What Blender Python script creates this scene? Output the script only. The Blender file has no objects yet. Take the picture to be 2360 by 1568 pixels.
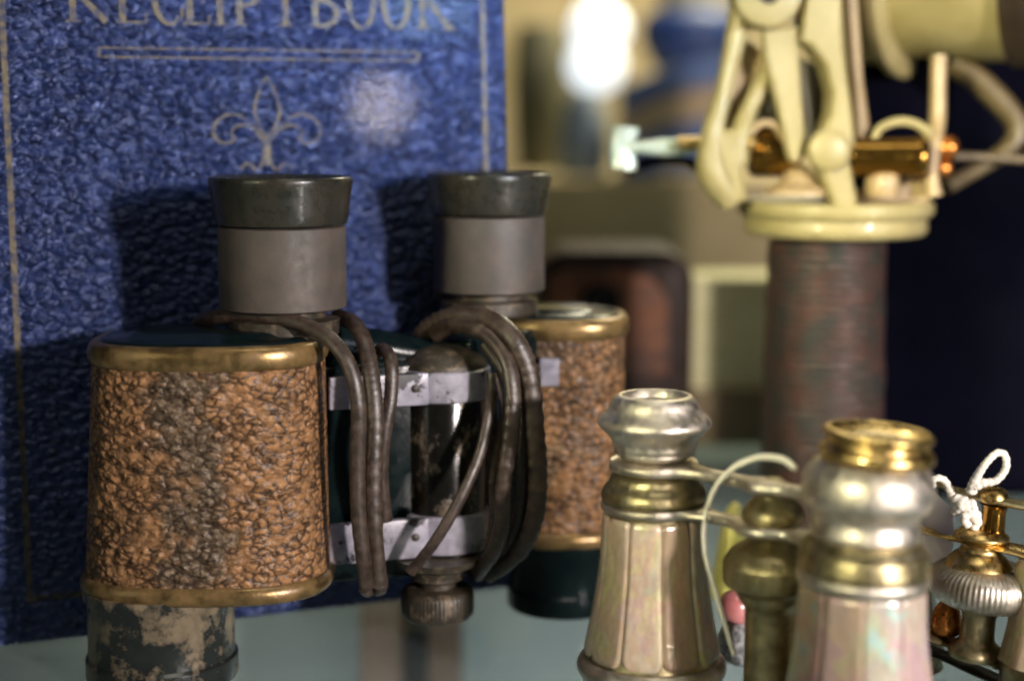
import bpy, math, random
from mathutils import Vector, Matrix
from mathutils import noise as mnoise
random.seed(7)
R = math.radians
CM = 0.01
SC = bpy.context.scene
COL = SC.collection

# ------------------------------------------------------------------ camera
F = 3700.0                      # focal length in 2360-px units
CAMH = 13.3                     # camera height above the shelf, cm
PITCH = R(8)
cp, sp = math.cos(PITCH), math.sin(PITCH)
CAM = Vector((0, 0, CAMH)); FW = Vector((0, cp, -sp)); UP = Vector((0, sp, cp))
cd = bpy.data.cameras.new('camera')
cam = bpy.data.objects.new('camera', cd); COL.objects.link(cam)
cam.location = CAM * CM
cam.rotation_euler = (R(90) - PITCH, 0, 0)
cd.sensor_width = 36; cd.lens = F * 36 / 2360
cd.clip_start = 0.01; cd.clip_end = 20
cd.dof.use_dof = True; cd.dof.focus_distance = 0.372; cd.dof.aperture_fstop = 5.4
SC.camera = cam
SC.cycles.use_denoising = True
SC.cycles.pixel_filter_type = 'BLACKMAN_HARRIS'; SC.cycles.filter_width = 2.1
SC.cycles.max_bounces = 8; SC.cycles.transparent_max_bounces = 12
SC.view_settings.view_transform = 'Standard'
SC.view_settings.look = 'None'
SC.view_settings.exposure = 0.0
SC.view_settings.gamma = 1.0

def ray(px, py):
    return (FW + Vector(((px - 1180) / F, 0, 0)) + UP * ((784 - py) / F))
def P(px, py, Y):               # pixel of the photograph at a given distance -> cm
    d = ray(px, py); return CAM + d * (Y / d.y)
def PZ(px, py, z=0.0):
    d = ray(px, py); return CAM + d * ((z - CAMH) / d.z)
def W(hw, px, py, Y):
    return hw * (P(px, py, Y) - CAM).dot(FW) / F

# ------------------------------------------------------------------ world and lamps
w = bpy.data.worlds.new('World'); SC.world = w; w.use_nodes = True
bg = w.node_tree.nodes['Background']
bg.inputs[0].default_value = (0.75, 0.85, 1.0, 1); bg.inputs[1].default_value = 0.022

def area(name, loc, target, size, power, color, sy=None):
    l = bpy.data.lights.new(name, 'AREA'); l.energy = power; l.color = color
    l.size = size * CM
    if sy: l.shape = 'RECTANGLE'; l.size_y = sy * CM
    o = bpy.data.objects.new(name, l); COL.objects.link(o)
    o.location = Vector(loc) * CM
    d = Vector(target) - Vector(loc)
    o.rotation_euler = d.to_track_quat('-Z', 'Y').to_euler()
    return o
key = area('key_lamp', (55.7, -30.0, 23.5), (-2, 40, 8), 5.4, 11.3, (1.0, 0.89, 0.83)); key.data.shape = 'DISK'
area('cool_window_lamp', (67, -22, 33), (-1, 43, 16), 18, 0.8, (0.45, 0.66, 1.0), 26)
area('left_strip_fill', (-62, -18, 34), (2, 42, 6), 10, 0.42, (0.96, 1.0, 0.78), 60)  # greenish light from the left, made tall for highlights on the metals
area('right_strip_fill', (46, -22, 22), (6, 36, 5), 8, 0.5, (1.0, 0.80, 0.72), 60)  # added strip that gives the metals broad warm highlights
area('overhead_fill', (10, 22, 80), (6, 44, 0), 26, 0.9, (1.0, 0.95, 0.80), 26)  # added soft fill from above for the platform and shelf
ul_ = area('under_shelf_fill', (2, 28, -2.5), (2, 60, -22), 34, 0.5, (1.0, 0.97, 0.94), 3); ul_.data.spread = R(62)  # added fill so the space below the glass is lit
area('back_wall_fill', (30, 120, 70), (16, 130, 14), 40, 15.0, (1.0, 0.92, 0.66), 40)  # added fill to brighten the beige background
cs_ = area('cover_sheen_spot', (62, -30, 34), (0.5, 44, 19), 8, 0.10, (0.38, 0.66, 1.0), 8); cs_.data.spread = R(13)  # added narrow beam for the bluish sheen on the upper cover
ll = area('yellow_mount_fill', (-34, -20, 30), (13.5, 44, 11), 10, 0.15, (1.0, 0.95, 0.60), 10)  # added narrow beam that keeps the yellow light on the mount
ll.data.spread = R(19)

# ------------------------------------------------------------------ materials
MATS = {}
class NT:
    def __init__(s, name):
        m = bpy.data.materials.new(name); m.use_nodes = True
        s.m = m; s.n = m.node_tree.nodes; s.l = m.node_tree.links
        s.b = s.n['Principled BSDF']
        tc = s.n.new('ShaderNodeTexCoord'); mp = s.n.new('ShaderNodeMapping')
        mp.inputs['Scale'].default_value = (100, 100, 100)
        s.l.new(tc.outputs['Object'], mp.inputs[0]); s.co = mp.outputs[0]
    def scaled(s, sc, src=None, rot=(0, 0, 0)):
        mp = s.n.new('ShaderNodeMapping'); mp.inputs['Scale'].default_value = sc
        mp.inputs['Rotation'].default_value = rot
        s.l.new(src or s.co, mp.inputs[0]); return mp.outputs[0]
    def noise(s, scale, detail=4, src=None, rough=0.55, dist=0):
        n = s.n.new('ShaderNodeTexNoise'); n.inputs['Scale'].default_value = scale
        n.inputs['Detail'].default_value = detail; n.inputs['Roughness'].default_value = rough
        n.inputs['Distortion'].default_value = dist
        s.l.new(src or s.co, n.inputs[0]); return n
    def voro(s, scale, feature='F1', src=None, rnd=1.0):
        n = s.n.new('ShaderNodeTexVoronoi'); n.feature = feature
        n.inputs['Scale'].default_value = scale; n.inputs['Randomness'].default_value = rnd
        s.l.new(src or s.co, n.inputs['Vector']); return n
    def ramp(s, fac, stops, interp='LINEAR'):
        r = s.n.new('ShaderNodeValToRGB'); r.color_ramp.interpolation = interp
        e = r.color_ramp.elements
        while len(e) < len(stops): e.new(0.5)
        for k, (p, c) in enumerate(stops):
            e[k].position = p
            e[k].color = (*c, 1) if isinstance(c, (tuple, list)) else (c, c, c, 1)
        s.l.new(fac, r.inputs[0]); return r.outputs[0]
    def mix(s, fac, a, b, blend='MIX'):
        m = s.n.new('ShaderNodeMix'); m.data_type = 'RGBA'; m.blend_type = blend
        for sock, v in ((m.inputs[0], fac), (m.inputs[6], a), (m.inputs[7], b)):
            if isinstance(v, (int, float)): sock.default_value = v
            elif isinstance(v, tuple): sock.default_value = (*v, 1)
            else: s.l.new(v, sock)
        return m.outputs[2]
    def math(s, op, a, b=None):
        m = s.n.new('ShaderNodeMath'); m.operation = op
        for sock, v in ((m.inputs[0], a), (m.inputs[1], b)):
            if v is None: continue
            if isinstance(v, (int, float)): sock.default_value = v
            else: s.l.new(v, sock)
        return m.outputs[0]
    def addv(s, a, b, k):
        m = s.n.new('ShaderNodeVectorMath'); m.operation = 'MULTIPLY_ADD'
        s.l.new(b, m.inputs[0]); m.inputs[1].default_value = (k, k, k); s.l.new(a, m.inputs[2])
        return m.outputs[0]
    def set(s, **kw):
        for k, v in kw.items():
            i = s.b.inputs[k.replace('_', ' ')]
            if isinstance(v, (int, float)): i.default_value = v
            elif isinstance(v, tuple): i.default_value = (*v, 1) if len(v) == 3 and i.type == 'RGBA' else v
            else: s.l.new(v, i)
        return s
    def bump(s, h, dist, strength=1.0, prev=None):
        b = s.n.new('ShaderNodeBump'); b.inputs['Distance'].default_value = dist * CM
        b.inputs['Strength'].default_value = strength
        s.l.new(h, b.inputs['Height'])
        if prev: s.l.new(prev, b.inputs['Normal'])
        s.l.new(b.outputs[0], s.b.inputs['Normal']); return b.outputs[0]

def simple(name, c1, c2, rough=0.4, metal=0.0, scale=2.0, bump=0.004, bscale=14, coat=0.0, rvar=0.12, spec=0.5):
    t = NT(name); n = t.noise(scale, 5)
    t.set(Base_Color=t.ramp(n.outputs[0], [(0.35, c1), (0.65, c2)]), Metallic=metal, Coat_Weight=coat)
    t.b.inputs['Specular IOR Level'].default_value = spec
    n2 = t.noise(scale * 3, 5)
    t.set(Roughness=t.ramp(n2.outputs[0], [(0.3, max(0.03, rough - rvar)), (0.7, rough + rvar)]))
    if bump: t.bump(t.noise(bscale, 4).outputs[0], bump)
    return t.m

def worn(name, paint, metalc, thr=0.55, scale=1.6, prough=0.35, mrough=0.45, mmetal=0.7, stretch=(1, 1, 1), coat=0.0, soft=0.05):
    t = NT(name); n = t.noise(scale, 8, t.scaled(stretch), 0.68)
    mask = t.ramp(n.outputs[0], [(thr - soft, 0.0), (thr + soft, 1.0)])
    v = t.noise(scale * 2.2, 4)
    pc = t.ramp(v.outputs[0], [(0.3, tuple(c * 0.7 for c in paint)), (0.7, tuple(c * 1.35 for c in paint))])
    mc = t.ramp(v.outputs[0], [(0.3, tuple(c * 0.55 for c in metalc)), (0.7, metalc)])
    t.set(Base_Color=t.mix(mask, pc, mc), Metallic=t.math('MULTIPLY', mask, mmetal),
          Roughness=t.math('ADD', t.math('MULTIPLY', mask, mrough - prough), prough), Coat_Weight=coat)
    b1 = t.bump(mask, 0.006, 0.6)
    t.bump(t.noise(18, 3).outputs[0], 0.004, 1, b1)
    return t.m

# pebbled tan leather
def m_pebble(name, grey_x=None):
    t = NT(name)
    st = t.scaled((1.0, 1.0, 1.45), rot=(0, R(24), 0))
    dv = t.addv(st, t.noise(3.0, 2, st).outputs['Color'], 0.34)
    e = t.voro(3.7, 'DISTANCE_TO_EDGE', dv, 1.0)
    s1 = t.voro(3.7, 'SMOOTH_F1', dv, 1.0); s1.inputs['Smoothness'].default_value = 0.85
    fine = t.noise(11, 5)
    patch = t.noise(0.9, 4)
    mid = t.noise(2.6, 4)
    tan = t.ramp(patch.outputs[0], [(0.3, (0.20, 0.110, 0.052)), (0.55, (0.32, 0.165, 0.072)), (0.75, (0.36, 0.22, 0.12))])
    grey = t.ramp(fine.outputs[0], [(0.35, (0.075, 0.055, 0.038)), (0.65, (0.19, 0.140, 0.090))])
    if grey_x is not None:
        sx = t.n.new('ShaderNodeSeparateXYZ'); t.l.new(t.co, sx.inputs[0])
        wob = t.math('MULTIPLY', t.math('SUBTRACT', patch.outputs[0], 0.5), 3.2)
        wob2 = t.math('MULTIPLY', t.math('SUBTRACT', mid.outputs[0], 0.5), 2.4)
        tilt = t.math('MULTIPLY', sx.outputs[2], 0.05)
        xx = t.math('ADD', t.math('ADD', t.math('ADD', sx.outputs[0], wob), wob2), tilt)
        d = t.math('ABSOLUTE', t.math('SUBTRACT', xx, grey_x))
        m = t.ramp(d, [(0.35, 0.95), (1.7, 0.0)])
    else:
        m = t.ramp(t.noise(0.5, 3).outputs[0], [(0.5, 0.0), (0.62, 0.8)])
    body = t.mix(m, tan, grey)
    crack = t.ramp(t.math('ADD', e.outputs['Distance'], t.math('MULTIPLY', t.math('SUBTRACT', fine.outputs[0], 0.5), 0.16)), [(0.02, 0.0), (0.26, 1.0)])
    broken = t.ramp(mid.outputs[0], [(0.36, 0.25), (0.52, 1.0)])
    dark = t.mix(t.math('MULTIPLY', t.math('MULTIPLY', t.math('SUBTRACT', 1.0, crack), broken), 0.95), body, (0.025, 0.014, 0.009))
    t.set(Base_Color=dark, Roughness=t.ramp(fine.outputs[0], [(0.3, 0.36), (0.7, 0.52)]))
    t.b.inputs['Specular IOR Level'].default_value = 0.28
    h = t.math('SUBTRACT', 1.0, s1.outputs['Distance'])
    b = t.bump(h, 0.15, 1.0)
    b = t.bump(mid.outputs[0], 0.012, 1.0, b)
    t.bump(fine.outputs[0], 0.006, 0.8, b)
    return t.m

def m_book():
    t = NT('blue_leather')
    st = t.scaled((0.9, 1, 1.35), rot=(0, R(26), 0))
    dv = t.addv(st, t.noise(2.6, 3, st).outputs['Color'], 0.34)
    e = t.voro(4.4, 'SMOOTH_F1', dv); e.inputs['Smoothness'].default_value = 0.7
    f = t.noise(3.6, 5, st, 0.58, 0.8)
    h = t.math('ADD', t.math('MULTIPLY', t.math('SUBTRACT', 1.0, e.outputs['Distance']), 1.0), t.math('MULTIPLY', f.outputs[0], 0.30))
    c = t.ramp(t.noise(1.1, 4).outputs[0], [(0.35, (0.009, 0.018, 0.070)), (0.65, (0.024, 0.038, 0.122))])
    c2 = t.mix(t.ramp(f.outputs[0], [(0.40, 0.85), (0.56, 0.0)]), c, (0.005, 0.008, 0.030))
    t.set(Base_Color=c2, Roughness=t.ramp(t.noise(0.35, 4).outputs[0], [(0.35, 0.26), (0.65, 0.36)]), Coat_Weight=0.0038, Coat_Roughness=0.03)
    t.b.inputs['Coat Tint'].default_value = (1, 1, 1, 1)
    t.b.inputs['Specular IOR Level'].default_value = 0.75
    t.b.inputs['Specular Tint'].default_value = (0.50, 0.60, 1.0, 1)
    t.bump(h, 0.20, 1.0)
    return t.m

def m_gilt():
    t = NT('worn_gilt')
    n = t.noise(5, 6, None, 0.7)
    mk = t.ramp(n.outputs[0], [(0.40, 0.0), (0.56, 1.0)])
    t.set(Base_Color=t.mix(mk, (0.015, 0.020, 0.050), (0.100, 0.080, 0.045)), Roughness=0.55, Metallic=0.3)
    t.bump(t.noise(12, 3).outputs[0], 0.02)
    return t.m

def m_pearl(name, warm):
    t = NT(name)
    dv = t.addv(t.co, t.noise(0.8, 3).outputs['Color'], 1.6)
    st = t.scaled((1.1, 1.1, 0.5), dv)
    n = t.noise(1.0, 5, st, 0.6, 0.6)
    if warm:
        stops = [(0.28, (0.50, 0.42, 0.26)), (0.40, (0.78, 0.70, 0.48)), (0.48, (0.72, 0.56, 0.50)), (0.56, (0.70, 0.62, 0.56)), (0.64, (0.66, 0.64, 0.40)), (0.78, (0.85, 0.76, 0.62))]
    else:
        stops = [(0.28, (0.50, 0.42, 0.24)), (0.36, (0.66, 0.46, 0.70)), (0.43, (0.60, 0.50, 0.40)), (0.53, (0.56, 0.46, 0.40)), (0.60, (0.54, 0.58, 0.44)), (0.645, (0.42, 0.68, 0.74)), (0.70, (0.64, 0.48, 0.64)), (0.82, (0.66, 0.54, 0.40))]
    c = t.ramp(n.outputs[0], stops)
    c = t.mix(0.10, c, t.voro(1.6, 'F1', st).outputs['Color'])
    fine = t.ramp(t.noise(7, 6, t.scaled((1, 1, 0.35))).outputs[0], [(0.3, 0.72), (0.7, 1.0)])
    c = t.mix(1.0, t.mix(1.0, c, fine, 'MULTIPLY'), ((0.86, 0.83, 0.72) if warm else (0.96, 0.93, 0.95)), 'MULTIPLY')
    t.set(Base_Color=c, Roughness=0.22, Coat_Weight=0.5, Coat_Roughness=0.06, Metallic=0.12)
    oi = t.n.new('ShaderNodeObjectInfo')
    v = t.ramp(oi.outputs['Random'], [(0.0, (0.62, 0.52, 0.44)), (0.5, (0.95, 0.92, 0.82)), (1.0, (1.0, 1.0, 1.0))])
    t.set(Base_Color=t.mix(1.0, c, v, 'MULTIPLY'))
    t.bump(n.outputs[0], 0.03)
    return t.m

def m_ribbed(name, c1, c2, axis_scale, rough=0.6, freq=5.5, dist=0.03):
    t = NT(name)
    dv = t.addv(t.co, t.noise(1.3, 4).outputs['Color'], 0.35)
    wv = t.n.new('ShaderNodeTexWave'); wv.bands_direction = 'Z'
    wv.inputs['Scale'].default_value = freq; wv.inputs['Distortion'].default_value = 1.2; wv.inputs['Detail'].default_value = 2
    t.l.new(dv, wv.inputs[0])
    n = t.noise(1.4, 6)
    c = t.ramp(n.outputs[0], [(0.35, c1), (0.65, c2)])
    c = t.mix(t.math('MULTIPLY', t.math('SUBTRACT', 1.0, wv.outputs['Fac']), 0.5), c, tuple(x * 0.35 for x in c1))
    t.set(Base_Color=c, Roughness=rough)
    b = t.bump(wv.outputs['Fac'], dist)
    t.bump(t.noise(10, 4).outputs[0], 0.015, 1, b)
    return t.m

def m_shelf():
    t = NT('glass_shelf_top')
    n = t.noise(0.25, 4)
    t.set(Base_Color=t.ramp(n.outputs[0], [(0.3, (0.19, 0.225, 0.235)), (0.7, (0.24, 0.275, 0.275))]),
          Roughness=t.ramp(t.noise(2.0, 7, None, 0.7).outputs[0], [(0.35, 0.05), (0.65, 0.22)]))
    t.b.inputs['Specular IOR Level'].default_value = 0.6
    tr = t.n.new('ShaderNodeBsdfTransparent'); tr.inputs[0].default_value = (0.92, 0.96, 0.96, 1)
    mx = t.n.new('ShaderNodeMixShader'); mx.inputs[0].default_value = 0.74
    t.l.new(t.b.outputs[0], mx.inputs[1]); t.l.new(tr.outputs[0], mx.inputs[2])
    t.l.new(mx.outputs[0], t.n['Material Output'].inputs[0])
    return t.m

def m_emit(name, col, s):
    t = NT(name); t.set(Base_Color=(0.8, 0.8, 0.8), Emission_Color=col, Emission_Strength=s); return t.m

M = dict(
 pebble=m_pebble('pebbled_tan_leather', -3.9), pebble2=m_pebble('pebbled_brown_leather'),
 book=m_book(), gilt=m_gilt(),
 brassrim=worn('tarnished_brass', (0.13, 0.075, 0.028), (0.36, 0.24, 0.10), 0.47, 1.2, 0.36, 0.28, 0.9, soft=0.12),
 brass=simple('polished_brass', (0.40, 0.27, 0.085), (0.62, 0.45, 0.19), 0.32, 1.0, 2.0, 0.003, 10),
 dullbrass=simple('dull_brass', (0.24, 0.20, 0.10), (0.50, 0.43, 0.25), 0.38, 0.95, 2.2, 0.005, 10),
 silver=simple('aged_nickel', (0.46, 0.41, 0.32), (0.74, 0.68, 0.60), 0.46, 1.0, 1.6, 0.012, 7),
 steel=worn('chipped_white_metal', (0.24, 0.23, 0.28), (0.015, 0.014, 0.016), 0.58, 1.4, 0.30, 0.5, 0.2, soft=0.02),
 blackbody=simple('dark_green_black_enamel', (0.002, 0.005, 0.006), (0.004, 0.009, 0.010), 0.20, 0.0, 1.5, 0.003, 9, 0.0, 0.05, spec=0.25),
 wornblack=worn('worn_black_enamel', (0.012, 0.014, 0.013), (0.25, 0.195, 0.125), 0.53, 1.1, 0.25, 0.5, 0.25, coat=0.2),
 wornhinge=worn('hinge_black_enamel', (0.006, 0.006, 0.005), (0.16, 0.125, 0.09), 0.58, 2.6, 0.16, 0.45, 0.5, (1, 1, 0.6), 0.0),
 vulcanite=simple('eyecup_vulcanite', (0.012, 0.013, 0.010), (0.026, 0.022, 0.016), 0.30, 0.0, 1.4, 0.003, 10, 0.12),
 sleeve=simple('matte_brown_sleeve', (0.048, 0.042, 0.036), (0.074, 0.056, 0.047), 0.58, 0.0, 1.5, 0.006, 30),
 strap=worn('dark_leather_strap', (0.022, 0.014, 0.011), (0.085, 0.058, 0.042), 0.54, 3.5, 0.33, 0.5, 0.0, soft=0.16),
 knob=worn('rusty_dark_knob', (0.030, 0.024, 0.017), (0.16, 0.12, 0.08), 0.56, 3.0, 0.45, 0.5, 0.3),
 pearlA=m_pearl('warm_mother_of_pearl', True), pearlB=m_pearl('iridescent_mother_of_pearl', False),
 glassdark=simple('dark_lens_glass', (0.01, 0.012, 0.01), (0.02, 0.02, 0.018), 0.1, 0, 1, 0, 1, 0.6, 0.02),
 cream=simple('cream_enamel', (0.30, 0.25, 0.105), (0.37, 0.31, 0.145), 0.48, 0.0, 0.8, 0.006, 5, 0.08),
 tancream=simple('shaded_tan_enamel', (0.33, 0.24, 0.12), (0.40, 0.29, 0.155), 0.42, 0.0, 0.8, 0.004, 5, 0.2),  # darker copy of the cream enamel, shade put into the colour
 grip=m_ribbed('cord_bound_grip', (0.030, 0.032, 0.028), (0.085, 0.036, 0.028), 1, 0.45, 1.3, 0.06),  # green and red tints of the side light put into the colour
 darkbrass=simple('dark_lacquered_brass', (0.20, 0.105, 0.02), (0.30, 0.165, 0.035), 0.14, 0.95, 2, 0.002, 8),
 armbrown=simple('shaded_brown_enamel', (0.085, 0.062, 0.028), (0.12, 0.088, 0.042), 0.45),  # darker still for the rear arm, its shade painted in
 darkbrown=simple('dark_brown_enamel', (0.018, 0.011, 0.006), (0.032, 0.019, 0.009), 0.5, 0.0, 1.2),
 copper=simple('copper_knob', (0.50, 0.18, 0.04), (0.62, 0.25, 0.06), 0.25, 0.9, 2),
 palemetal=simple('pale_green_metal', (0.42, 0.52, 0.44), (0.55, 0.62, 0.52), 0.35, 0.3, 2),
 string=simple('white_cotton_string', (0.80, 0.74, 0.64), (0.88, 0.84, 0.76), 0.8, 0, 6, 0.02, 22),
 tag=simple('lilac_grey_card', (0.26, 0.23, 0.27), (0.34, 0.29, 0.33), 0.7, 0, 1.2),
 shelf=m_shelf(),
 lowpanel=simple('lower_panel_paint', (0.26, 0.31, 0.31), (0.32, 0.36, 0.34), 0.8, 0, 0.08, 0.0, 4),
 bracketwood=simple('bracket_wood', (0.115, 0.068, 0.040), (0.17, 0.105, 0.065), 0.6, 0, 0.4),
 wall=simple('beige_wall', (0.23, 0.185, 0.088), (0.36, 0.28, 0.155), 0.8, 0, 0.09, 0.0, 4),
 navy=simple('navy_velvet', (0.0015, 0.0018, 0.005), (0.004, 0.004, 0.010), 0.9, 0, 0.12, 0.01, 4, spec=0.02),
 wood=simple('olive_brown_wood', (0.10, 0.075, 0.030), (0.15, 0.11, 0.055), 0.5, 0, 0.4),
 casebrown=simple('dark_case_leather', (0.016, 0.009, 0.007), (0.030, 0.015, 0.010), 0.6, 0, 0.6, 0.02, 3, spec=0.15),
 rust=simple('rust_red_panel', (0.045, 0.016, 0.008), (0.17, 0.055, 0.016), 0.6, 0, 0.9),
 paper=m_ribbed('pale_paper_edges', (0.66, 0.62, 0.34), (0.74, 0.70, 0.42), 1, 0.8, 0.9, 0.02),
 bluejar=simple('cobalt_blue_glaze', (0.012, 0.035, 0.15), (0.03, 0.065, 0.20), 0.5, 0, 0.4, 0.0, 4, 0.1),
 creamjar=simple('cream_glaze', (0.50, 0.45, 0.26), (0.60, 0.54, 0.34), 0.4, 0, 0.4),
 bluecloth=simple('slate_blue_cloth', (0.07, 0.11, 0.26), (0.12, 0.18, 0.36), 0.8, 0, 0.25),
 peach=simple('peach_cloth', (0.38, 0.26, 0.15), (0.46, 0.34, 0.21), 0.8, 0, 0.25),
 paleblue=simple('pale_blue_reflection', (0.20, 0.25, 0.32), (0.26, 0.32, 0.38), 0.5, 0, 0.3, 0, 4, 0.3),
 olive=simple('olive_green_glaze', (0.10, 0.095, 0.045), (0.16, 0.15, 0.085), 0.6, 0, 0.3),
 bell=simple('pale_yellow_brass', (0.60, 0.55, 0.15), (0.72, 0.66, 0.24), 0.4, 0.3, 1.0),
 pink=simple('rose_pink_stone', (0.42, 0.13, 0.13), (0.56, 0.22, 0.21), 0.3, 0, 1.5, 0.01, 4, 0.4),
 pebblegrey=simple('speckled_grey_stone', (0.10, 0.11, 0.12), (0.42, 0.42, 0.42), 0.5, 0, 6.0, 0.05, 6),
 globe=m_emit('lit_globe', (0.78, 0.88, 1.0), 1.25),
 globearm=simple('globe_arm_metal', (0.2, 0.2, 0.2), (0.3, 0.3, 0.3), 0.4, 0.8),
)

# ------------------------------------------------------------------ mesh helpers
class MB:
    def __init__(s): s.v = []; s.f = []
    def add(s, vs, fs):
        b = len(s.v); s.v += [Vector(v) for v in vs]; s.f += [tuple(b + i for i in f) for f in fs]; return s
    def loft(s, rings, cap0=True, cap1=True, wrap=False):
        n = len(rings[0]); vs = [v for r in rings for v in r]; fs = []
        m = len(rings)
        for i in range(m if wrap else m - 1):
            j = (i + 1) % m
            for k in range(n):
                k2 = (k + 1) % n
                fs.append((i * n + k, i * n + k2, j * n + k2, j * n + k))
        if not wrap:
            if cap0: fs.append(tuple(reversed(range(n))))
            if cap1: fs.append(tuple((m - 1) * n + k for k in range(n)))
        return s.add(vs, fs)
    def lathe(s, o, axis, prof, seg=64, cap0=True, cap1=True, radial=None):
        o = Vector(o); a = Vector(axis).normalized()
        u = a.orthogonal().normalized() if abs(a.z) < 0.95 else Vector((1, 0, 0)) - a * a.x
        u.normalize(); v = a.cross(u)
        rings = []
        for (r, h) in prof:
            ring = []
            for k in range(seg):
                t = 2 * math.pi * k / seg
                rr = r * (radial(t, h) if radial else 1)
                ring.append(o + a * h + (u * math.cos(t) + v * math.sin(t)) * rr)
            rings.append(ring)
        return s.loft(rings, cap0, cap1)
    def tube(s, pts, rad, seg=10, aspect=1.0, up=None, sub=8, ridges=None, closed=False, twist=0.0):
        pts = [Vector(p) for p in pts]
        rads = rad if isinstance(rad, (list, tuple)) else [rad] * len(pts)
        P_, R_ = crom(pts, rads, sub, closed)
        # parallel frame
        rings = []; n = len(P_); t0 = None; U = None; L = 0
        for i in range(n):
            a = P_[(i + 1) % n if closed else min(i + 1, n - 1)] - P_[(i - 1) % n if closed else max(i - 1, 0)]
            a.normalize()
            if U is None:
                U = (Vector(up) if up else a.orthogonal()); U = (U - a * U.dot(a)).normalized()
            elif up:
                U2 = Vector(up) - a * Vector(up).dot(a)
                U = U2.normalized() if U2.length > 0.15 else (U - a * U.dot(a)).normalized()
            else:
                U = (U - a * U.dot(a)).normalized()
            V = a.cross(U)
            if i: L += (P_[i] - P_[i - 1]).length
            r = R_[i]
            if ridges: r = r * (1 + ridges[1] * math.sin(2 * math.pi * L / ridges[0]))
            ring = []
            for k in range(seg):
                t = 2 * math.pi * k / seg + twist * L
                ring.append(P_[i] + U * math.cos(t) * r * aspect + V * math.sin(t) * r)
            rings.append(ring)
        return s.loft(rings, wrap=closed)
    def box(s, c, size, ax=None, bevel=0.0):
        c = Vector(c); ax = ax or (Vector((1, 0, 0)), Vector((0, 1, 0)), Vector((0, 0, 1)))
        sx, sy, sz = [x / 2 for x in size]; b = min(bevel, sx * .9, sy * .9, sz * .9)
        def ring(ix, iy, z):
            pts = []
            for (qx, qy, a0) in ((1, 1, 0), (-1, 1, 90), (-1, -1, 180), (1, -1, 270)):
                for k in range(4 if b > 0 else 1):
                    t = R(a0 + 30 * k)
                    x = qx * (ix - b) + (b * math.cos(t) if b > 0 else 0); y = qy * (iy - b) + (b * math.sin(t) if b > 0 else 0)
                    pts.append(c + ax[0] * x + ax[1] * y + ax[2] * z)
            return pts
        if b > 0:
            rings = [ring(sx - b * .6, sy - b * .6, -sz), ring(sx - b * .2, sy - b * .2, -sz + b * .3), ring(sx, sy, -sz + b), ring(sx, sy, sz - b), ring(sx - b * .2, sy - b * .2, sz - b * .3), ring(sx - b * .6, sy - b * .6, sz)]
        else: rings = [ring(sx, sy, -sz), ring(sx, sy, sz)]
        return s.loft(rings)
    def prism(s, outline, n, thick, bevel=0.0):
        """outline: 3D points on a plane; extruded along n by thick, with a chamfered front edge"""
        n = Vector(n).normalized(); pts = [Vector(p) for p in outline]
        c = sum(pts, Vector()) / len(pts)
        def inset(k):
            out = []
            m = len(pts)
            for i in range(m):
                a = (pts[i] - pts[i - 1]).normalized(); b_ = (pts[(i + 1) % m] - pts[i]).normalized()
                na = n.cross(a); nb = n.cross(b_); q = (na + nb)
                q = q.normalized() if q.length > 1e-6 else na
                out.append(pts[i] + q * k)
            return out
        area_ = sum((pts[i] - c).cross(pts[(i + 1) % len(pts)] - c).dot(n) for i in range(len(pts)))
        sg = 1 if area_ > 0 else -1
        if bevel:
            ins = inset(bevel * sg)
            rings = [[p - n * 0 for p in ins], [p - n * bevel for p in pts], [p - n * (thick - bevel) for p in pts], [p - n * thick for p in ins]]
        else:
            rings = [pts, [p - n * thick for p in pts]]
        return s.loft(rings)
    def build(s, name, mat, parent=None, smooth=40, base=None):
        b = base if base is not None else (parent['_b'] if parent and '_b' in parent else Vector((0, 0, 0)))
        b = Vector(b)
        me = bpy.data.meshes.new(name)
        me.from_pydata([((v - b) * CM)[:] for v in s.v], [], s.f)
        me.validate(); me.update()
        import bmesh
        bm = bmesh.new(); bm.from_mesh(me); bmesh.ops.recalc_face_normals(bm, faces=bm.faces); bm.to_mesh(me); bm.free()
        for p in me.polygons: p.use_smooth = bool(smooth)
        if smooth: me.set_sharp_from_angle(angle=R(smooth))
        me.materials.append(mat)
        o = bpy.data.objects.new(name, me); COL.objects.link(o)
        if parent: o.parent = parent; BASES[o.name] = b
        else: o.location = b * CM
        return o
BASES = {}
def crom(pts, rads, sub, closed=False):
    out, ro = [], []; n = len(pts)
    rng = n if closed else n - 1
    for i in range(rng):
        if closed: p0, p1, p2, p3 = pts[i - 1], pts[i], pts[(i + 1) % n], pts[(i + 2) % n]
        else: p0, p1, p2, p3 = pts[max(i - 1, 0)], pts[i], pts[i + 1], pts[min(i + 2, n - 1)]
        r1, r2 = rads[i], rads[(i + 1) % n]
        for k in range(sub):
            t = k / sub
            out.append(0.5 * ((2 * p1) + (p2 - p0) * t + (2 * p0 - 5 * p1 + 4 * p2 - p3) * t * t + (3 * p1 - p0 - 3 * p2 + p3) * t ** 3))
            ro.append(r1 + (r2 - r1) * t)
    if not closed: out.append(pts[-1].copy()); ro.append(rads[-1])
    return out, ro

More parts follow.
